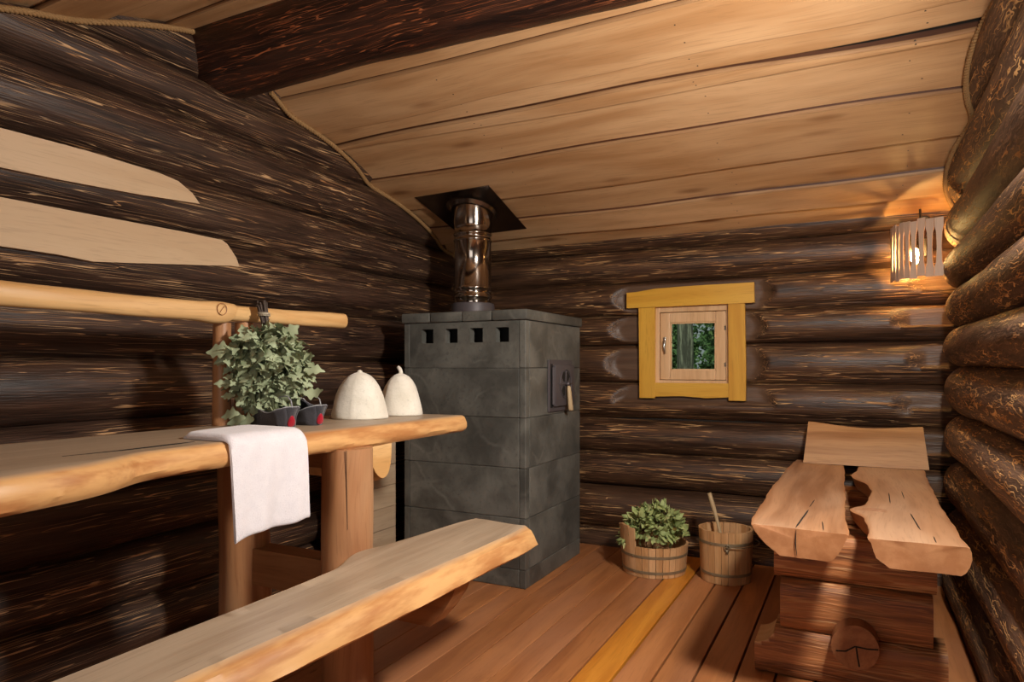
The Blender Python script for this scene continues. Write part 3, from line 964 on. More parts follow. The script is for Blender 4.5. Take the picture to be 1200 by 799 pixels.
# ------------------------------------------------------------------ lounger
L = root('log_lounger', (-.02, 3.3, 0))
tag(L, 'massive log lounger with two split-log slabs on stacked logs, by the log wall', 'lounger')
LZ = .662
def crack(mb, pts, w=.0016, mi=1):
    V, F = tube(np.array(pts), np.concatenate([[w * .3], np.full(len(pts) - 2, w), [w * .3]]), 4)
    mb.add(V, F, mi, edge=0, tint=0, seed=0)
xa = pw([(2.4, -.318), (2.6, -.335), (3.2, -.342), (3.8, -.336), (4.32, -.318)])
xb = pw([(2.4, -.022), (2.6, -.035), (2.9, -.045), (3.5, -.055), (4.32, -.07)])
V, F, e = live_slab(2.46, 4.30, xa, xb, LZ, .098, 120, 5.0, bot_l=-.075, bot_r=-.045, bulge=.006, topround=.006, endcut=(-.02, 0), ends=1.0, rough=.8)
mb = MB().add(V, F, 0, edge=e * .8, tint=.05, seed=3)
crack(mb, [(-.185 + .02 * t, 2.47 + .33 * t, LZ + .0004) for t in np.linspace(0, 1, 8)], .003)
crack(mb, [(-.10 - .010 * t, 2.47 + .14 * t, LZ + .0004) for t in np.linspace(0, 1, 6)], .0018)
crack(mb, [(-.165 + .01 * t, 2.86 + .16 * t, LZ + .0004) for t in np.linspace(0, 1, 6)], .0018)
crack(mb, [(-.183, 2.457, LZ - .004), (-.185, 2.455, LZ - .05), (-.180, 2.456, LZ - .092)], .0022)
crack(mb, [(-.12, 2.456, LZ - .02), (-.10, 2.455, LZ - .075)], .0016)
mb.build('seat_slab', [M['lounge'], M['gap']], L, smooth=True, sharp=38)
xa = pw([(2.4, .030), (2.62, .032), (2.78, .020), (2.86, -.024), (2.92, -.024), (3.0, .028), (3.15, .040), (3.35, .055), (3.55, .045), (3.72, -.018), (3.85, -.028), (4.0, .0), (4.32, .008)])
xb = pw([(2.4, .302), (2.55, .292), (3.0, .287), (3.6, .292), (4.0, .305), (4.32, .31)])
V, F, e = live_slab(2.43, 4.30, xa, xb, LZ, .092, 160, 8.0, bot_l=-.045, bot_r=-.008, bulge=.004, topround=.006, endcut=(.015, 0), ends=1.0, rough=.8)
mb = MB().add(V, F, 0, edge=e * .8, tint=.05, seed=9)
crack(mb, [(.185 - .012 * t, 2.62 + .28 * t, LZ + .0004) for t in np.linspace(0, 1, 8)], .0022)
crack(mb, [(.215, 2.45 + .09 * t, LZ + .0004) for t in np.linspace(0, 1, 5)], .0016)
crack(mb, [(.115 + .004 * t, 3.08 + .25 * t, LZ + .0004) for t in np.linspace(0, 1, 6)], .0018)
crack(mb, [(.17, 3.2 + .2 * t, LZ + .0004) for t in np.linspace(0, 1, 5)], .0018)
# swirl left by a branch at the knot
for k in range(3):
    crack(mb, [(-.012 + .05 * t + .06 * t * t, 2.885 + .012 * (k - 1) + .05 * sin(2.6 * t) * (.5 + .3 * k) * t, LZ + .0002) for t in np.linspace(0, 1.0, 10)], .0010, 2)
mb.build('seat_slab', [M['lounge'], M['gap'], M['trestle_end']], L, smooth=True, sharp=38)
# headrest
S = []
nx = 40
for q in range(nx):
    s = q / (nx - 1)
    x_b = -.272 + .605 * s
    x_t = -.252 + .565 * s
    h = .222 - .020 * sin(pi * s) ** 1.5 - .010 * s
    ring = []
    for (yy, f) in ((0, 0), (0, .5), (.004, .96), (.012, 1.0), (.034, 1.0), (.040, .96), (.04, .5), (.04, 0)):
        z = f * h
        lean = z * .52
        x = x_b + (x_t - x_b) * f
        ring.append((x, 4.145 + lean + yy, LZ + .002 + z - .0 * yy))
    S.append(ring)
V, F, cf = loft_fan(np.array(S))
MB().add(V, F, 0, tint=0, seed=4).build('headrest', M['head'], L, smooth=True, sharp=30)
# stacked supports
def trestle(yc, sd):
    for (zz, R, x0, x1, k) in ((.095, .101, -.362, .285, 0), (.285, .098, -.268, .240, 1), (.474, .096, -.292, .252, 2)):
        S = log_rings('X', x0, x1, 70, (yc + .006 * k, zz), R, 40, .7, sd + k * 1.9, sq=2.6)
        S[..., 2] = np.maximum(S[..., 2], .002)
        S[..., 2] = np.minimum(S[..., 2], LZ - .0985 if k == 2 else 9)
        ee = np.zeros(S.shape[:2])
        if k == 0:
            xx = S[..., 0]
            lim = np.where(xx < -.285, .196 - np.sqrt(np.maximum(0, .075 ** 2 - (xx + .362) ** 2)), 9)
            ee = np.where(S[..., 2] > lim, 1.0, 0.0)
            S[..., 2] = np.minimum(S[..., 2], lim)
        V, F, cf = loft_fan(S)
        e = np.concatenate([ee.reshape(-1), np.full(len(V) - ee.size, .0)])
        pal = (.25, -.05, -.2)[k]
        MB().add(V, F, 0, hewn=e * (k == 0)).build('support_log', M['support'], L, smooth=True, sharp=45)
trestle(2.925, 1.0); trestle(3.98, 6.0)
S = log_rings('Y', 2.745, 4.10, 50, (-.015, .192), .080, 36, 1.2, 2.2)
V, F, cf = loft_fan(S)
mb = MB().add(V, F, 0, tint=0, seed=6)
cx_, cz_ = S[0, :, 0].mean(), S[0, :, 2].mean()
for pts in ([(cx_ - .062, cz_ - .022), (cx_ - .03, cz_ - .018), (cx_, cz_ + .004), (cx_ + .04, cz_ + .002), (cx_ + .074, cz_ + .006)], [(cx_ + .004, cz_ + .002), (cx_ + .008, cz_ - .03), (cx_ + .014, cz_ - .066)]):
    V, F = tube(np.array([(a, 2.745, b) for a, b in pts]), .0028, 5); mb.add(V, F, 1, tint=0, seed=0)
mb.build('stretcher_log', [M['trestle_end'], M['gap']], L, smooth=True, sharp=45)

# ------------------------------------------------------------------ towel
def towel():
    ztop = ZT + .001
    fr = lambda y: fx(y) + .018
    y0, y1 = 1.455, 1.765
    ny = 40
    S = []
    for q in range(ny):
        s = q / (ny - 1)
        y = y0 + (y1 - y0) * s
        xf = fr(y) + .012
        lowz = .668 + .022 * s + .006 * sin(6 * s)
        back = -1.955 + .05 * (1 - s)
        th = .024 - .004 * abs(2 * s - 1) ** 4
        edge = min(1, min(s, 1 - s) / .05)
        th = th * (.45 + .55 * sqrt(edge))
        # outer line then inner line
        out, inn = [], []
        for t in np.linspace(0, 1, 14): out.append((back + (xf - .045 - back) * t, ztop + .024 * (th / .024) * min(1, .35 + t * 9)))
        R = .045 + 0 * s
        for a in np.linspace(0, pi / 2, 9)[1:]:
            out.append((xf - .045 + (R + .002) * sin(a), ztop + th - R + R * cos(a)))
        zt2 = ztop + th - R
        for t in np.linspace(0, 1, 18)[1:]:
            z = zt2 + (lowz + .012 - zt2) * t
            w = .010 * t * sin(2.2 * pi * s + .6) + .006 * sin(5 * pi * s + 2 * t) * t + .008 * t
            out.append((xf + .004 + w, z))
        wl = .010 * sin(2.2 * pi * s + .6) + .006 * sin(5 * pi * s + 2) + .008
        for a in np.linspace(0, pi, 7)[1:]:
            out.append((xf + .004 + wl - th / 2 * 1.15 + th / 2 * 1.15 * cos(a), lowz + .012 - .012 * sin(a)))
        for t in np.linspace(1, 0, 14)[1:]:
            z = zt2 - .02 + (lowz + .012 - zt2 + .02) * t
            w = wl * t
            inn.append((xf + .004 + w - th * (1.15 * t + (1 - t)), z))
        inn.append((xf - th - .004, ztop - .006))
        inn.append((xf - th - .022, ztop + .001))
        for t in np.linspace(1, 0, 8)[1:]: inn.append((back + (xf - .055 - back) * t, ztop))
        ring = [(x, y + .004 * sin(9 * x), z) for x, z in out + inn]
        S.append(ring)
    return loft(np.array(S))
V, F = towel()
o = MB().add(V, F).build('towel', M['towel'], smooth=True, sharp=70)
tag(o, 'white terry towel folded over the front edge of the high bench', 'towel')

# ------------------------------------------------------------------ felt hats
def hat(name, x, y, R, H, knot, label, sd, lean=(0, 0)):
    r0 = root(name, (x, y, ZT))
    tag(r0, label, 'hat', 'felt sauna hats on the bench')
    prof = [(R * .985, 0.0), (R, .004), (R * .975, H * .12), (R * .905, H * .3), (R * .82, H * .5), (R * .70, H * .68), (R * .55, H * .82), (R * .38, H * .92), (R * .20, H * .975), (R * .06, H * 1.0)]
    zs = np.linspace(0, 1, 34)
    pr_ = np.array(prof)
    d = np.concatenate([[0], np.cumsum(np.hypot(np.diff(pr_[:, 0]), np.diff(pr_[:, 1])))]); d /= d[-1]
    m = 64
    an = np.linspace(0, 2 * pi, m, endpoint=False)
    S = []
    for t in zs:
        r = np.interp(t, d, pr_[:, 0]); z = np.interp(t, d, pr_[:, 1])
        k = 1 + .018 * np.sin(2 * an + sd) + .012 * np.sin(3 * an + 5 * t + sd) + .008 * np.sin(7 * an + sd * 2 + 9 * t)
        seam = .034 * np.exp(-((np.mod(an - sd + pi / 4, pi / 2) - pi / 4) / .06) ** 2) * (1 - t * .3)
        rr = r * (k + seam)
        S.append(np.stack([x + rr * np.cos(an) + lean[0] * t, y + rr * np.sin(an) + lean[1] * t, ZT + .001 + z + .004 * (1 - t) * np.sin(3 * an + sd) * (t > 0) * 0.5 + 0 * an], -1))
    V, F = loft(np.array(S))
    MB().add(V, F).build('crown', M['felt_hat'], r0, smooth=True)
    top = np.array([x + lean[0], y + lean[1], ZT + H])
    if knot:
        P = [top + (0, 0, -.006), top + (.002, 0, .008), top + (-.006, .002, .02), top + (-.016, .004, .028), top + (-.022, .004, .024)]
        V, F = tube(P, [.012, .010, .010, .009, .004], 10)
    else:
        P = [top + (0, 0, -.006), top + (0, 0, .006), top + (0, 0, .010)]
        V, F = tube(P, [.014, .011, .004], 10)
    MB().add(V, F).build('top_knot', M['felt_hat'], r0, smooth=True)
hat('sauna_hat', -1.985, 2.415, .124, .205, False, 'cream felt sauna hat, the wider of two, on the bench beside the grey slippers', .4)
hat('sauna_hat', -1.945, 2.665, .104, .198, True, 'cream felt sauna hat with a curled top knot, at the bench end near the stove', 1.3)

# ------------------------------------------------------------------ slippers
def slipper(px, py, rz, label, k):
    r0 = root('felt_slipper', (px, py, ZT))
    tag(r0, label, 'slipper', 'grey felt slippers on the bench')
    ca, sa = cos(rz), sin(rz)
    def W(p):
        p = np.asarray(p, float)
        return np.stack([px + ca * p[..., 0] - sa * p[..., 1], py + sa * p[..., 0] + ca * p[..., 1], ZT + .001 + p[..., 2]], -1)
    n, m = 36, 25
    Ln = .25
    def hw(u): return (.032 + .020 * sin(min(1, u * 1.25) * pi * .62)) * (1 - max(0, (u - .62) / .38) ** 2.6 * .75) * (1 - max(0, (.12 - u) / .12) ** 2 * .6)
    def rim(u):      # height of the open edge
        return .078 - .022 * sin(pi * min(1, u / .5))
    S = []
    rimL, rimR = [], []
    for i in range(n):
        u = i / (n - 1)
        w = hw(u); 
        x = u * Ln
        ring = []
        closed = u > .46
        hh = rim(u) if not closed else (.112 - .085 * ((u - .46) / .54) ** .8)
        flare = .014 if not closed else 0
        for j in range(m):
            v = -1 + 2 * j / (m - 1)
            a = abs(v)
            sg = 1 if v > 0 else -1
            if a < .35:
                y, z = a / .35 * w * .86, 0
            elif a < .45:
                q = (a - .35) / .1; y, z = w * (.86 + .14 * sin(q * pi / 2)), .012 * (1 - cos(q * pi / 2))
            else:
                q = (a - .45) / .55
                if closed:
                    y, z = w * cos(q * pi / 2) ** .75, .012 + (hh - .012) * sin(q * pi / 2) ** .9
                else:
                    y, z = w + flare * q * q, .012 + (hh - .012) * q
            ring.append((x - (.014 * (z / .08) if u < .05 else 0), sg * y, z))
        S.append(ring)
    S = np.array(S)
    # heel end: pull the first ring together into the heel wall
    V, F = loft(W(S), cap=False, closed=False)
    # heel wall
    heel = S[0]
    V2 = W(heel)
    mb = MB().add(V, F, 0)
    b0 = len(heel) // 2
    F2 = [(j, j + 1, m - 2 - j, m - 1 - j) for j in range(b0)]
    mb.add(V2, F2, 0)
    body = mb.build('upper', [M['felt_grey'], M['felt_in']], r0, smooth=True, sharp=60)
    so = body.modifiers.new('thickness', 'SOLIDIFY'); so.thickness = .005; so.offset = 0; so.material_offset = 0
    # dark lining inside
    nin = int(n * .62)
    SI = S[:nin].copy(); SI[..., 1] *= .90; SI[..., 2] = .006 + SI[..., 2] * .93; SI[0, :, 0] += .007
    V, F = loft(W(SI), cap=False, closed=False)
    MB().add(V, F).build('lining', M['felt_in'], r0, smooth=True)
    # pale piping round the opening: rim line plus tongue arch
    nop = int(n * .47)
    left = [S[i, 0] for i in range(nop, -1, -1)]; right = [S[i, -1] for i in range(0, nop + 1)]
    loop = np.array(left + right)
    V, F = tube(W(loop), .0028, 6)
    mb = MB().add(V, F)
    ia = nop + 1
    arch = np.array([S[ia, j] for j in range(m) if abs(-1 + 2 * j / (m - 1)) >= .45 and (-1 + 2 * j / (m - 1)) < 0][::-1] + [S[ia, j] for j in range(m) if (-1 + 2 * j / (m - 1)) >= .45][::-1])
    V, F = tube(W(arch), .0026, 6); mb.add(V, F)
    # pull loop at the heel
    P = [(-.014, 0, .074), (-.006, 0, .100), (.018, 0, .118), (.05, .006, .116), (.085, .012, .108)]
    V, F = tube(W(np.array(P)), .0026, 6); mb.add(V, F)
    mb.build('piping', M['piping'], r0, smooth=True)
    # red heel patch
    an = np.linspace(0, 2 * pi, 24, endpoint=False)
    SS = []
    for rr, dx_ in ((1.0, -.001), (1.0, -.006), (.6, -.011), (.1, -.012)):
        y = .014 * np.cos(an) * rr * (1 - .35 * np.sin(an)); z = .025 + .021 * np.sin(an) * rr
        SS.append(np.stack([dx_ - .014 * z / .08 - .001 + 0 * y, y, z], -1))
    V, F = loft(W(np.array(SS)))
    MB().add(V, F).build('heel_patch', M['red'], r0, smooth=True, sharp=50)
slipper(-1.890, 1.900, radians(166), 'charcoal felt slipper with red heel patch, tucked under the oak leaf bundle', 0)
slipper(-1.880, 2.040, radians(172), 'charcoal felt slipper with red heel patch, nearer the two felt hats', 1)

# ------------------------------------------------------------------ leaf bundles
def leaf_shape(lobed, n=9):
    """flat leaf along +X, length 1; returns verts (x, y, z), faces and rib weight"""
    xs = np.linspace(0, 1, n)
    if lobed:
        w = .30 * np.sin(pi * np.clip(xs, 0, 1) ** .8) * (1 + .32 * np.cos(xs * 6 * pi)) + .02
    else:
        w = .34 * np.sin(pi * xs ** .75) ** .9 * (1 - .25 * xs) + .01
    w[0] = .015; w[-1] = .02
    V, F, R = [], [], []
    for x, a in zip(xs, w):
        z = -.22 * x * x
        V += [(x, -a, z + .32 * a), (x, 0, z), (x, a, z + .32 * a)]; R += [0, 1, 0]
    for i in range(n - 1):
        b = i * 3
        F += [(b, b + 3, b + 4, b + 1), (b + 1, b + 4, b + 5, b + 2)]
    return np.array(V), F, np.array(R, float)

def add_leaf(mb, shape, pos, d, nrm, size, tint, rng, mi=0):
    V, F, R = shape
    d = np.asarray(d, float); d /= np.linalg.norm(d)
    nrm = np.asarray(nrm, float); nrm = nrm - (nrm @ d) * d; nrm /= np.linalg.norm(nrm) + 1e-9
    b = np.cross(nrm, d)
    curl = rng.uniform(-1.2, 2.2)
    P = V.copy(); P[:, 2] = P[:, 2] * curl + .10 * np.sin(P[:, 0] * 5 + rng.uniform(0, 6)) * .6
    P[:, 1] *= rng.uniform(.8, 1.2)
    W = np.asarray(pos) + size * (P[:, :1] * d + P[:, 1:2] * b + P[:, 2:3] * nrm)
    mb.add(W, F, mi, tint=tint, rib=R * .8)

def unit(v): v = np.asarray(v, float); return v / (np.linalg.norm(v) + 1e-9)

# oak bundle leaning against the rail
T = np.array([-2.105, 1.965, 1.455])          # tip of the handle
C0 = np.array([-2.082, 1.968, 1.345])           # where the leaves start
bb = root('oak_leaf_whisk', (-2.0, 1.95, ZT))
tag(bb, 'bundle of dried grey-green oak leaves leaning on the bench backrest rail', 'bath whisk')
rng = random.Random(5)
mb = MB()
for k in range(22):
    a = rng.uniform(0, 2 * pi); r = .017 * sqrt(rng.random())
    e = C0 + np.array([cos(a) * r * .6, sin(a) * r * .6, 0]); s = T + np.array([cos(a) * r * 1.15, sin(a) * r * 1.15, rng.uniform(-.012, .01)])
    V, F = tube([s, (s + e) / 2 + (0, 0, 0), e, e + np.array([cos(a) * .03, sin(a) * .05, -.10])], [.0035, .0035, .003, .002], 6); mb.add(V, F)
hd = mb.build('handle', M['twig'], bb)
hd['label'] = 'dark bound twig handle'
mb = MB()
for f in (.38, .42, .47):
    c = T + (C0 - T) * f; an = np.linspace(0, 2 * pi, 20, endpoint=False)
    V, F = tube(np.stack([c[0] + .022 * np.cos(an), c[1] + .022 * np.sin(an), c[2] + 0 * an], -1), .0025, 5, closed=True); mb.add(V, F)
mb.build('binding', M['twine'], hd)
oak = leaf_shape(True, 16)
mb = MB()
CEN = np.array([-2.035, 1.93, 1.195])
rad = np.array([.115, .185, .165])
right = np.array([.892, .4517, 0]); view = np.array([.70, -.72, .05])
# twigs fanning through the foliage
for k in range(16):
    a = rng.uniform(-1, 1)
    p2 = CEN + right * a * .14 + np.array([rng.uniform(-.03, .05), 0, rng.uniform(-.16, .0)])
    V, F = tube([C0, (C0 + p2) / 2 + (0, 0, .02), p2], [.003, .0025, .0015], 5); mb.add(V, F, 1, tint=0, rib=0)
cnt = 0
while cnt < 640:
    u = unit([rng.gauss(0, 1), rng.gauss(0, 1), rng.gauss(0, 1)])
    r = .45 + .55 * rng.random() ** .5
    # ellipsoid in (right, view, up), egg-shaped: narrower at the top
    a, b, c = u * r
    up = c
    wr = .158 * (1.0 - .22 * max(0, up) - .12 * max(0, -up))
    p = CEN + right * a * wr + view * b * .085 + np.array([0, 0, 1]) * c * .160
    if p[2] < ZT + .012 or p[0] < -2.13:
        continue
    outw = unit(right * a + view * (b + .5) + np.array([0, 0, .9 * c]))
    d = unit(outw * .7 + np.array([rng.uniform(-.8, .8), rng.uniform(-.8, .8), -.45 + rng.uniform(-.5, .5)]))
    nn = unit(outw + np.array([rng.uniform(-.6, .6), rng.uniform(-.6, .6), rng.uniform(-.4, .7)]))
    sz = rng.uniform(.036, .074)
    tip = p + d * sz
    if tip[2] < ZT + .006:
        continue
    add_leaf(mb, oak, p, d, nn, sz, rng.random() * .8 + (.15 if rng.random() < .08 else 0), rng)
    cnt += 1
# a few big leaves sticking out
for (a, z, s) in ((-.17, 1.265, .10), (-.16, 1.235, .09), (-.165, 1.14, .07), (-.13, 1.02, .08), (-.10, 1.005, .085), (.17, 1.19, .08), (.17, 1.10, .08), (-.15, 1.09, .06), (-.06, 1.0, .07)):
    p = CEN + right * (a * .8) + view * .06; p[2] = z
    add_leaf(mb, oak, p, unit(right * np.sign(a) + np.array([0, 0, rng.uniform(-.35, .1)])), unit(view + np.array([0, 0, .5])), s, .75, rng)
lf = mb.build('foliage', [M['oak'], M['twig']], bb, smooth=True)

# ------------------------------------------------------------------ tub and bucket
def staves(c, r0, r1, h, n, tall=None, th=.014, notch=None, tallw=2):
    """stave wall as one mesh: n staves with tiny grooves; tall = {index: height}"""
    mb = MB()
    rs = random.Random(int(h * 1000))
    for k in range(n):
        a0, a1 = 2 * pi * k / n, 2 * pi * (k + 1) / n
        g_ = .008
        H = (tall or {}).get(k, h + rs.uniform(-.0012, .0012))
        S = []
        for q, z in enumerate(np.linspace(0, H, 8)):
            f = z / h
            ra = r0 + (r1 - r0) * f
            pts = []
            for a in (a0 + g_, (a0 + a1) / 2, a1 - g_):
                pts.append((c[0] + ra * cos(a), c[1] + ra * sin(a), c[2] + z))
            for a in (a1 - g_, (a0 + a1) / 2, a0 + g_):
                pts.append((c[0] + (ra - th) * cos(a), c[1] + (ra - th) * sin(a), c[2] + z))
            if H > h * 1.05 and q == 7:      # round the shoulders of a tall stave
                pts = [(p[0], p[1], p[2]) for p in pts]
            S.append(pts)
        V, F = loft(np.array(S))
        mb.add(V, F, 0, tint=rs.uniform(-.22, .2), seed=rs.uniform(0, 9))
    V, F = lathe([(r0 - .010, .012), (r0 - .010, .022)], c, 40)
    mb.add(V, F, 0, tint=-.2, seed=0)
    V, F = lathe([(r0 - th * .5, .0), (r0 + (r1 - r0) * .2 - th * .5, h * .4)], c, n)   # closes the hairline joints
    return mb
def hoop(c, r, z, w, parent, sl=0.0):
    an = np.linspace(0, 2 * pi, 64, endpoint=False)
    S = []
    for (dr, dz) in ((0, -w / 2), (.0022, -w / 2), (.0022, w / 2), (0, w / 2)):
        S.append(np.stack([c[0] + (r + dr + sl * dz) * np.cos(an), c[1] + (r + dr + sl * dz) * np.sin(an), c[2] + z + dz + 0 * an], -1))
    S.append(S[0])
    V, F = loft(np.array(S), cap=False)
    mb = MB().add(V, F)
    # riveted lap
    a = radians(-112)
    x, y = c[0] + (r + .0022) * cos(a), c[1] + (r + .0022) * sin(a)
    V, F = lathe([(.0, -.004), (.005, -.003), (.005, .003), (.0, .004)], (x, y, c[2] + z), 8); mb.add(V, F)
    return mb.build('hoop', M['hoop'], parent, smooth=True, sharp=40)
tc = (-1.075, 3.985, .001)
tub = root('wooden_tub', tc)
tag(tub, 'low round wooden tub with one tall handle stave, filled with green leaves', 'tub')
HT = .172
# tall stave faces the stove
ta = radians(-131)
n_st = 30
ti = int(((ta % (2 * pi)) / (2 * pi)) * n_st)
tall = {ti: .285, (ti + 1) % n_st: .276, (ti - 1) % n_st: .287, (ti - 2) % n_st: .278}
to = (ti + 15) % n_st
tall.update({to: .24, (to + 1) % n_st: .24})
staves(tc, .181, .197, HT, n_st, tall).build('staves', M['tubwood'], tub, smooth=False)
hoop(tc, .1915, .118, .016, tub, .09); hoop(tc, .1845, .030, .016, tub, .09)

wk = root('leaf_whisk', (tc[0], tc[1], .10))
tag(wk, 'fresh green leafy birch whisk soaking in the low wooden tub', 'bath whisk')
rng = random.Random(9)
brc = leaf_shape(False, 7)
mb = MB()
TC = np.array([tc[0] + .0, tc[1] - .005, .215])
cnt = 0
while cnt < 560:
    u = unit([rng.gauss(0, 1), rng.gauss(0, 1), abs(rng.gauss(0, 1)) * 1.1 - .15])
    r = .4 + .6 * rng.random() ** .5
    p = TC + np.array([u[0] * .172, u[1] * .165, u[2] * .168]) * r
    lim = .165 if p[2] < HT + .03 else .20
    if math.hypot(p[0] - tc[0], p[1] - tc[1]) > lim or p[2] < .13:
        continue
    d = unit(u * .8 + np.array([rng.uniform(-.8, .8), rng.uniform(-.8, .8), rng.uniform(-.6, .6)]))
    nn = unit(u + np.array([rng.uniform(-.5, .5), rng.uniform(-.5, .5), rng.uniform(0, .8)]))
    sz = rng.uniform(.032, .062)
    tip = p + d * sz
    if math.hypot(tip[0] - tc[0], tip[1] - tc[1]) > (.172 if tip[2] < HT + .02 else .225):
        continue
    add_leaf(mb, brc, p, d, nn, sz, rng.random() * .97, rng)
    cnt += 1
# tips drooping over the rim by the tall stave
for k in range(16):
    a = ta + rng.uniform(-.55, .1)
    p = np.array([tc[0] + .215 * cos(a), tc[1] + .215 * sin(a), rng.uniform(.17, .20)])
    add_leaf(mb, brc, p - .02 * np.array([cos(a), sin(a), 0]), unit([cos(a) + rng.uniform(-.4, .4), sin(a), -.5]), (0, 0, 1), .035, rng.random(), rng)
foliage = mb.build('foliage', M['birch'], wk, smooth=True)
mb = MB()
for k in range(14):
    p = TC + np.array([rng.uniform(-.03, .06), rng.uniform(-.03, .03), .09])
    q = p + np.array([rng.uniform(-.02, .05), rng.uniform(-.03, .03), rng.uniform(.07, .135)])
    V, F = tube([p, (p + q) / 2 + (.004, 0, 0), q], [.0022, .0016, .0007], 5); mb.add(V, F)
mb.build('twig_ends', M['twig'], wk)

bc = (-.668, 4.005, .001)
bk = root('wooden_bucket', bc)
tag(bk, 'tall wooden stave bucket with two hoops and an iron ring handle', 'bucket')
HB = .288
staves(bc, .136, .149, HB, 24).build('staves', M['tubwood'], bk, smooth=False)
hoop(bc, .1460, .222, .016, bk, .05); hoop(bc, .1395, .052, .015, bk, .05)
# ear plates with rings and the wire bail laid against the side
def on(a, r, z): return np.array([bc[0] + r * cos(a), bc[1] + r * sin(a), bc[2] + z])
a_l, a_r = radians(-78), radians(102)
for a in (a_l, a_r):
    c = on(a, .152, .212)
    mb = MB()
    tv = np.array([-sin(a), cos(a), 0])
    an = np.linspace(0, 2 * pi, 20, endpoint=False)
    V, F = tube([c + .015 * np.cos(t) * tv + .015 * np.sin(t) * np.array([0, 0, 1]) + .004 * np.array([cos(a), sin(a), 0]) for t in an], .0028, 6, closed=True); mb.add(V, F)
    V, F = tube([on(a, .145, .212), on(a, .158, .212)], .006, 8); mb.add(V, F)
    V, F = tube([on(a, .151, .180), on(a, .153, .20)], .007, 8); mb.add(V, F)
    mb.build('ear_ring', M['hoop'], bk)
P = []
for t in np.linspace(0, 1, 30):
    a = a_l + (a_r - a_l) * t
    P.append(on(a, .160 + .020 * sin(pi * t), .212 + .004 * sin(pi * t)))
V, F = tube(np.array(P), .003, 6)
MB().add(V, F).build('bail', M['hoop'], bk)
# ladle handle sticking out
p0 = np.array([bc[0] + .02, bc[1] - .02, .05]); p1 = np.array([bc[0] - .095, bc[1] + .02, .475])
lad = root('wooden_ladle', tuple(p0))
tag(lad, 'wooden ladle standing in the tall bucket, only its round handle showing', 'ladle')
ts = np.linspace(0, 1, 14)
P = p0 + (p1 - p0) * ts[:, None] + np.array([.006, 0, 0]) * np.sin(ts * pi)[:, None]
V, F = tube(P, .0105 + .002 * np.sin(ts * 9), 12)
MB().add(V, F, 0, tint=-.1, seed=1).build('handle', M['stick'], lad)
S = []
for (r, z) in ((.012, -.028), (.035, -.022), (.045, .0), (.047, .018), (.041, .018), (.036, -.004), (.010, -.016)):
    S.append((r, z))
V, F = lathe(S, (p0[0] + .01, p0[1], p0[2] + .008), 24)
MB().add(V, F, 0, tint=-.1, seed=2).build('bowl', M['stick'], lad, smooth=True, sharp=50)

# ------------------------------------------------------------------ corner lamp
lr = root('wall_lamp', (.29, 4.30, 1.80))
tag(lr, 'glowing corner wall lamp with a curved screen of pale wooden slats', 'lamp')
A = np.array([.165, 4.335]); B_ = np.array([.392, 4.085])
n_s = 9
ctr = np.array([.60, 4.55])
def arc(t):
    p = A + (B_ - A) * t
    nrm = unit(np.array([A[1] - B_[1], B_[0] - A[0]])) * -1
    if nrm @ (np.array([-.5, 0]) - p) < 0: nrm = -nrm
    return p + nrm * .060 * sin(pi * t), nrm
zt0, zt1 = 1.668, 1.968
for k in range(n_s):
    t0, t1 = k / n_s, (k + 1) / n_s
    p0_, _ = arc(t0); p1_, _ = arc(t1)
    mid = (p0_ + p1_) / 2; tv = unit(p1_ - p0_); w = np.linalg.norm(p1_ - p0_)
    nv = np.array([-tv[1], tv[0]])
    if nv @ (np.array([-.5, 0]) - mid) < 0: nv = -nv
    prof_w = [(0, .475), (.15, .47), (.25, .32), (.5, .25), (.75, .32), (.85, .47), (1, .475)]
    S = []
    dz = .006 * sin(k * 2.3)
    for (f, ww) in prof_w:
        z = zt0 + (zt1 - zt0) * f - .012 * (k / n_s) * 0 + dz
        S.append([(*(mid - tv * w * ww + nv * .003), z), (*(mid + tv * w * ww + nv * .003), z), (*(mid + tv * w * ww - nv * .003), z), (*(mid - tv * w * ww - nv * .003), z)])
    V, F = loft(np.array(S))
    MB().add(V, F, 0, tint=0, seed=k).build('slat', M['lampwood'], lr, smooth=False)
for z in (zt0 + .012, zt1 - .012):
    P = []
    mb = MB()
    for t in np.linspace(0.02, .98, 16):
        p, nrm = arc(t); P.append((*(p - nrm * .008), z))
    V, F = tube(np.array(P), .006, 6); mb.add(V, F, 0, tint=0, seed=0)
    mb.build('shade_rib', M['lampwood'], lr)
bx_, by_ = .275, 4.255
V, F = box(bx_ - .03, bx_ + .06, by_ + .04, by_ + .115, 1.80, 1.90, .006)
MB().add(V, F, 0).build('back_plate', M['socket'], lr, smooth=False)
mb = MB()
V, F = tube([(bx_ + .01, by_ + .05, 1.885), (bx_, by_, 1.885), (bx_, by_, 1.865)], .010, 10); mb.add(V, F)
V, F = lathe([(.017, 1.835), (.019, 1.84), (.019, 1.875), (.012, 1.88)], (bx_, by_, 0), 20); mb.add(V, F)
mb.build('socket', M['socket'], lr)
V, F = lathe([(.002, 1.748), (.012, 1.756), (.019, 1.775), (.021, 1.79), (.018, 1.81), (.013, 1.83), (.012, 1.838)], (bx_, by_, 0), 24)
bulb = MB().add(V, F).build('bulb', M['glow'], lr, smooth=True)
# cable hook above the shade
P = [(.30, 4.27, zc(4.27) - .012), (.30, 4.25, 1.995), (.318, 4.24, 2.005), (.335, 4.24, 1.995), (.35, 4.26, 1.985)]
V, F = tube(np.array(P), .006, 8)
MB().add(V, F).build('cable', M['socket'], lr)

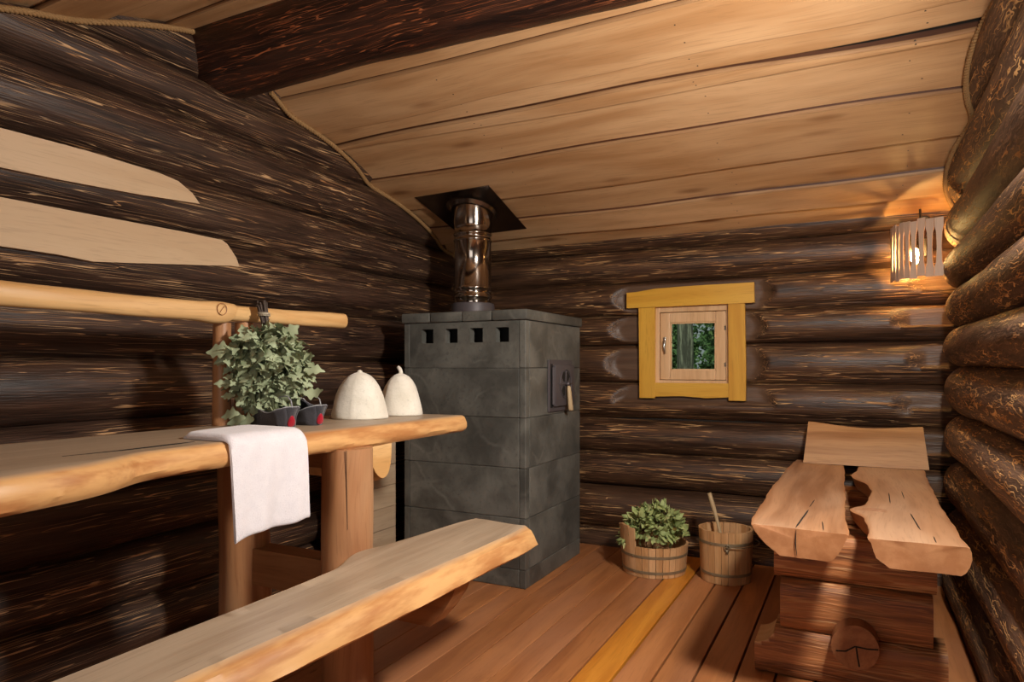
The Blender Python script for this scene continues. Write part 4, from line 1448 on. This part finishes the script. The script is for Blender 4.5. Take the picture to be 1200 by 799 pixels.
# ------------------------------------------------------------------ outside
V, F = box(-14, 12, 4.9, 26, -.9, -.6)
o = MB().add(V, F).build('ground_outside', M['ground'], smooth=False)
structure(o)
def tree(x, y, h, R, crown, n, label, sd, size=.20):
    r0 = root('tree', (x, y, -.6))
    tag(r0, label, 'tree', 'trees outside the window')
    S = log_rings('Z', -.6, h, 40, (x, y), R, 20, 3.0, sd, taper=lambda t: 1.15 - .55 * (t + .6) / (h + .6))
    V, F = loft(S)
    mb = MB().add(V, F)
    rg = random.Random(sd * 10)
    for k in range(9):
        z = rg.uniform(h * .55, h * .95); a = rg.uniform(0, 2 * pi); l = rg.uniform(.5, 1.2)
        V, F = tube([(x, y, z), (x + cos(a) * l * .5, y + sin(a) * l * .5, z + .2), (x + cos(a) * l, y + sin(a) * l, z + .5)], [.05, .03, .012], 6); mb.add(V, F)
    mb.build('trunk', M['bark'], r0, smooth=True)
    shp = leaf_shape(False, 4)
    mb = MB()
    (cx, cy_, cz0), (rx, ry, rz_) = crown
    for k in range(n):
        u = unit([rg.gauss(0, 1), rg.gauss(0, 1), rg.gauss(0, 1)]); r = rg.random() ** .4
        # clumped sprays
        q = np.array([round(u[0] * r * 3.2 + rg.uniform(-.5, .5)), round(u[1] * r * 3.2), round(u[2] * r * 4 + rg.uniform(-.5, .5))])
        p = np.array([cx + (q[0] / 3.2) * rx + rg.gauss(0, .10), cy_ + (q[1] / 3.2) * ry + rg.gauss(0, .12), cz0 + (q[2] / 4) * rz_ + rg.gauss(0, .12)])
        add_leaf(mb, shp, p, unit([rg.uniform(-1, 1), rg.uniform(-1, 1), rg.uniform(-1, .2)]), unit([rg.uniform(-.6, .6), -.6, rg.uniform(.2, 1)]), size * rg.uniform(.6, 1.2), rg.random(), rg)
    mb.build('crown', M['outleaf'], r0, smooth=True)
tree(-1.74, 7.8, 4.5, .10, ((-1.74, 7.8, 3.3), (.6, .5, .6)), 500, 'pale-barked tree trunk seen through the small window', 1, .08)
tree(-3.1, 11.6, 5.0, .12, ((-3.0, 11.6, 1.5), (.95, .6, 1.6)), 2600, 'leafy tree further off behind the pale trunk', 2, .09)
tree(-1.25, 10.2, 4.0, .05, ((-1.5, 10.2, 1.4), (.62, .5, 1.3)), 2600, 'bright bushy tree beside the pale trunk outside the window', 3, .075)
tree(-2.5, 15.2, 6.0, .16, ((-2.6, 15.2, 1.8), (3.4, .8, 3.1)), 6000, 'broad dark tree filling the view farthest from the window', 4, .32)

# ------------------------------------------------------------------ light
def area(name, loc, target, size, power, col=(1, 1, 1), spread=180, shape='DISK', size_y=None):
    d = bpy.data.lights.new(name, 'AREA')
    d.shape = shape; d.size = size
    if size_y: d.shape = 'RECTANGLE'; d.size_y = size_y
    d.energy = power; d.color = col; d.spread = radians(spread)
    o = bpy.data.objects.new(name, d); COL.objects.link(o)
    o.location = loc
    from mathutils import Vector
    o.rotation_euler = (Vector(target) - Vector(loc)).to_track_quat('-Z', 'Y').to_euler()
    return o
area('added_key_light', (.335, 1.78, 1.98), (-1.9, 2.75, .85), .27, 74, (1.0, .94, .86))  # unseen key light added by the right wall, no fixture there
area('added_fill_light', (-.7, -.45, 1.20), (-.9, 3.0, 1.35), 1.5, 10, (1.0, .96, .92), size_y=1.0)  # soft fill added behind the camera; the front wall has no doorway
d = bpy.data.lights.new('sun', 'SUN'); d.energy = 3.2; d.angle = radians(1); d.color = (1, .95, .85)
o = bpy.data.objects.new('sun', d); COL.objects.link(o)
o.rotation_euler = (radians(38), radians(12), 0)

w = bpy.data.worlds.new('sky'); SC.world = w
w.use_nodes = True
bg = w.node_tree.nodes['Background']
bg.inputs[0].default_value = (.78, .88, .86, 1); bg.inputs[1].default_value = .3

# ------------------------------------------------------------------ camera
cam = bpy.data.cameras.new('camera')
co = bpy.data.objects.new('camera', cam); COL.objects.link(co)
co.location = (0, 0, 1.20)
co.rotation_euler = (radians(90), 0, radians(26.85))
cam.sensor_width = 36; cam.sensor_fit = 'HORIZONTAL'
cam.lens = 800 / 1200 * 36
cam.shift_y = (430 - 399.5) / 1200
cam.clip_start = .05
SC.camera = co

SC.view_settings.view_transform = 'Standard'
SC.view_settings.look = 'None'
SC.view_settings.gamma = 1
SC.view_settings.use_curve_mapping = False
SC.view_settings.exposure = 0.0
try:
    SC.cycles.use_denoising = True
    SC.cycles.use_adaptive_sampling = True
    SC.cycles.adaptive_threshold = .025
    SC.cycles.time_limit = 780
    SC.cycles.max_bounces = 8
    SC.cycles.diffuse_bounces = 5
    SC.cycles.sample_clamp_indirect = 6
except Exception:
    pass
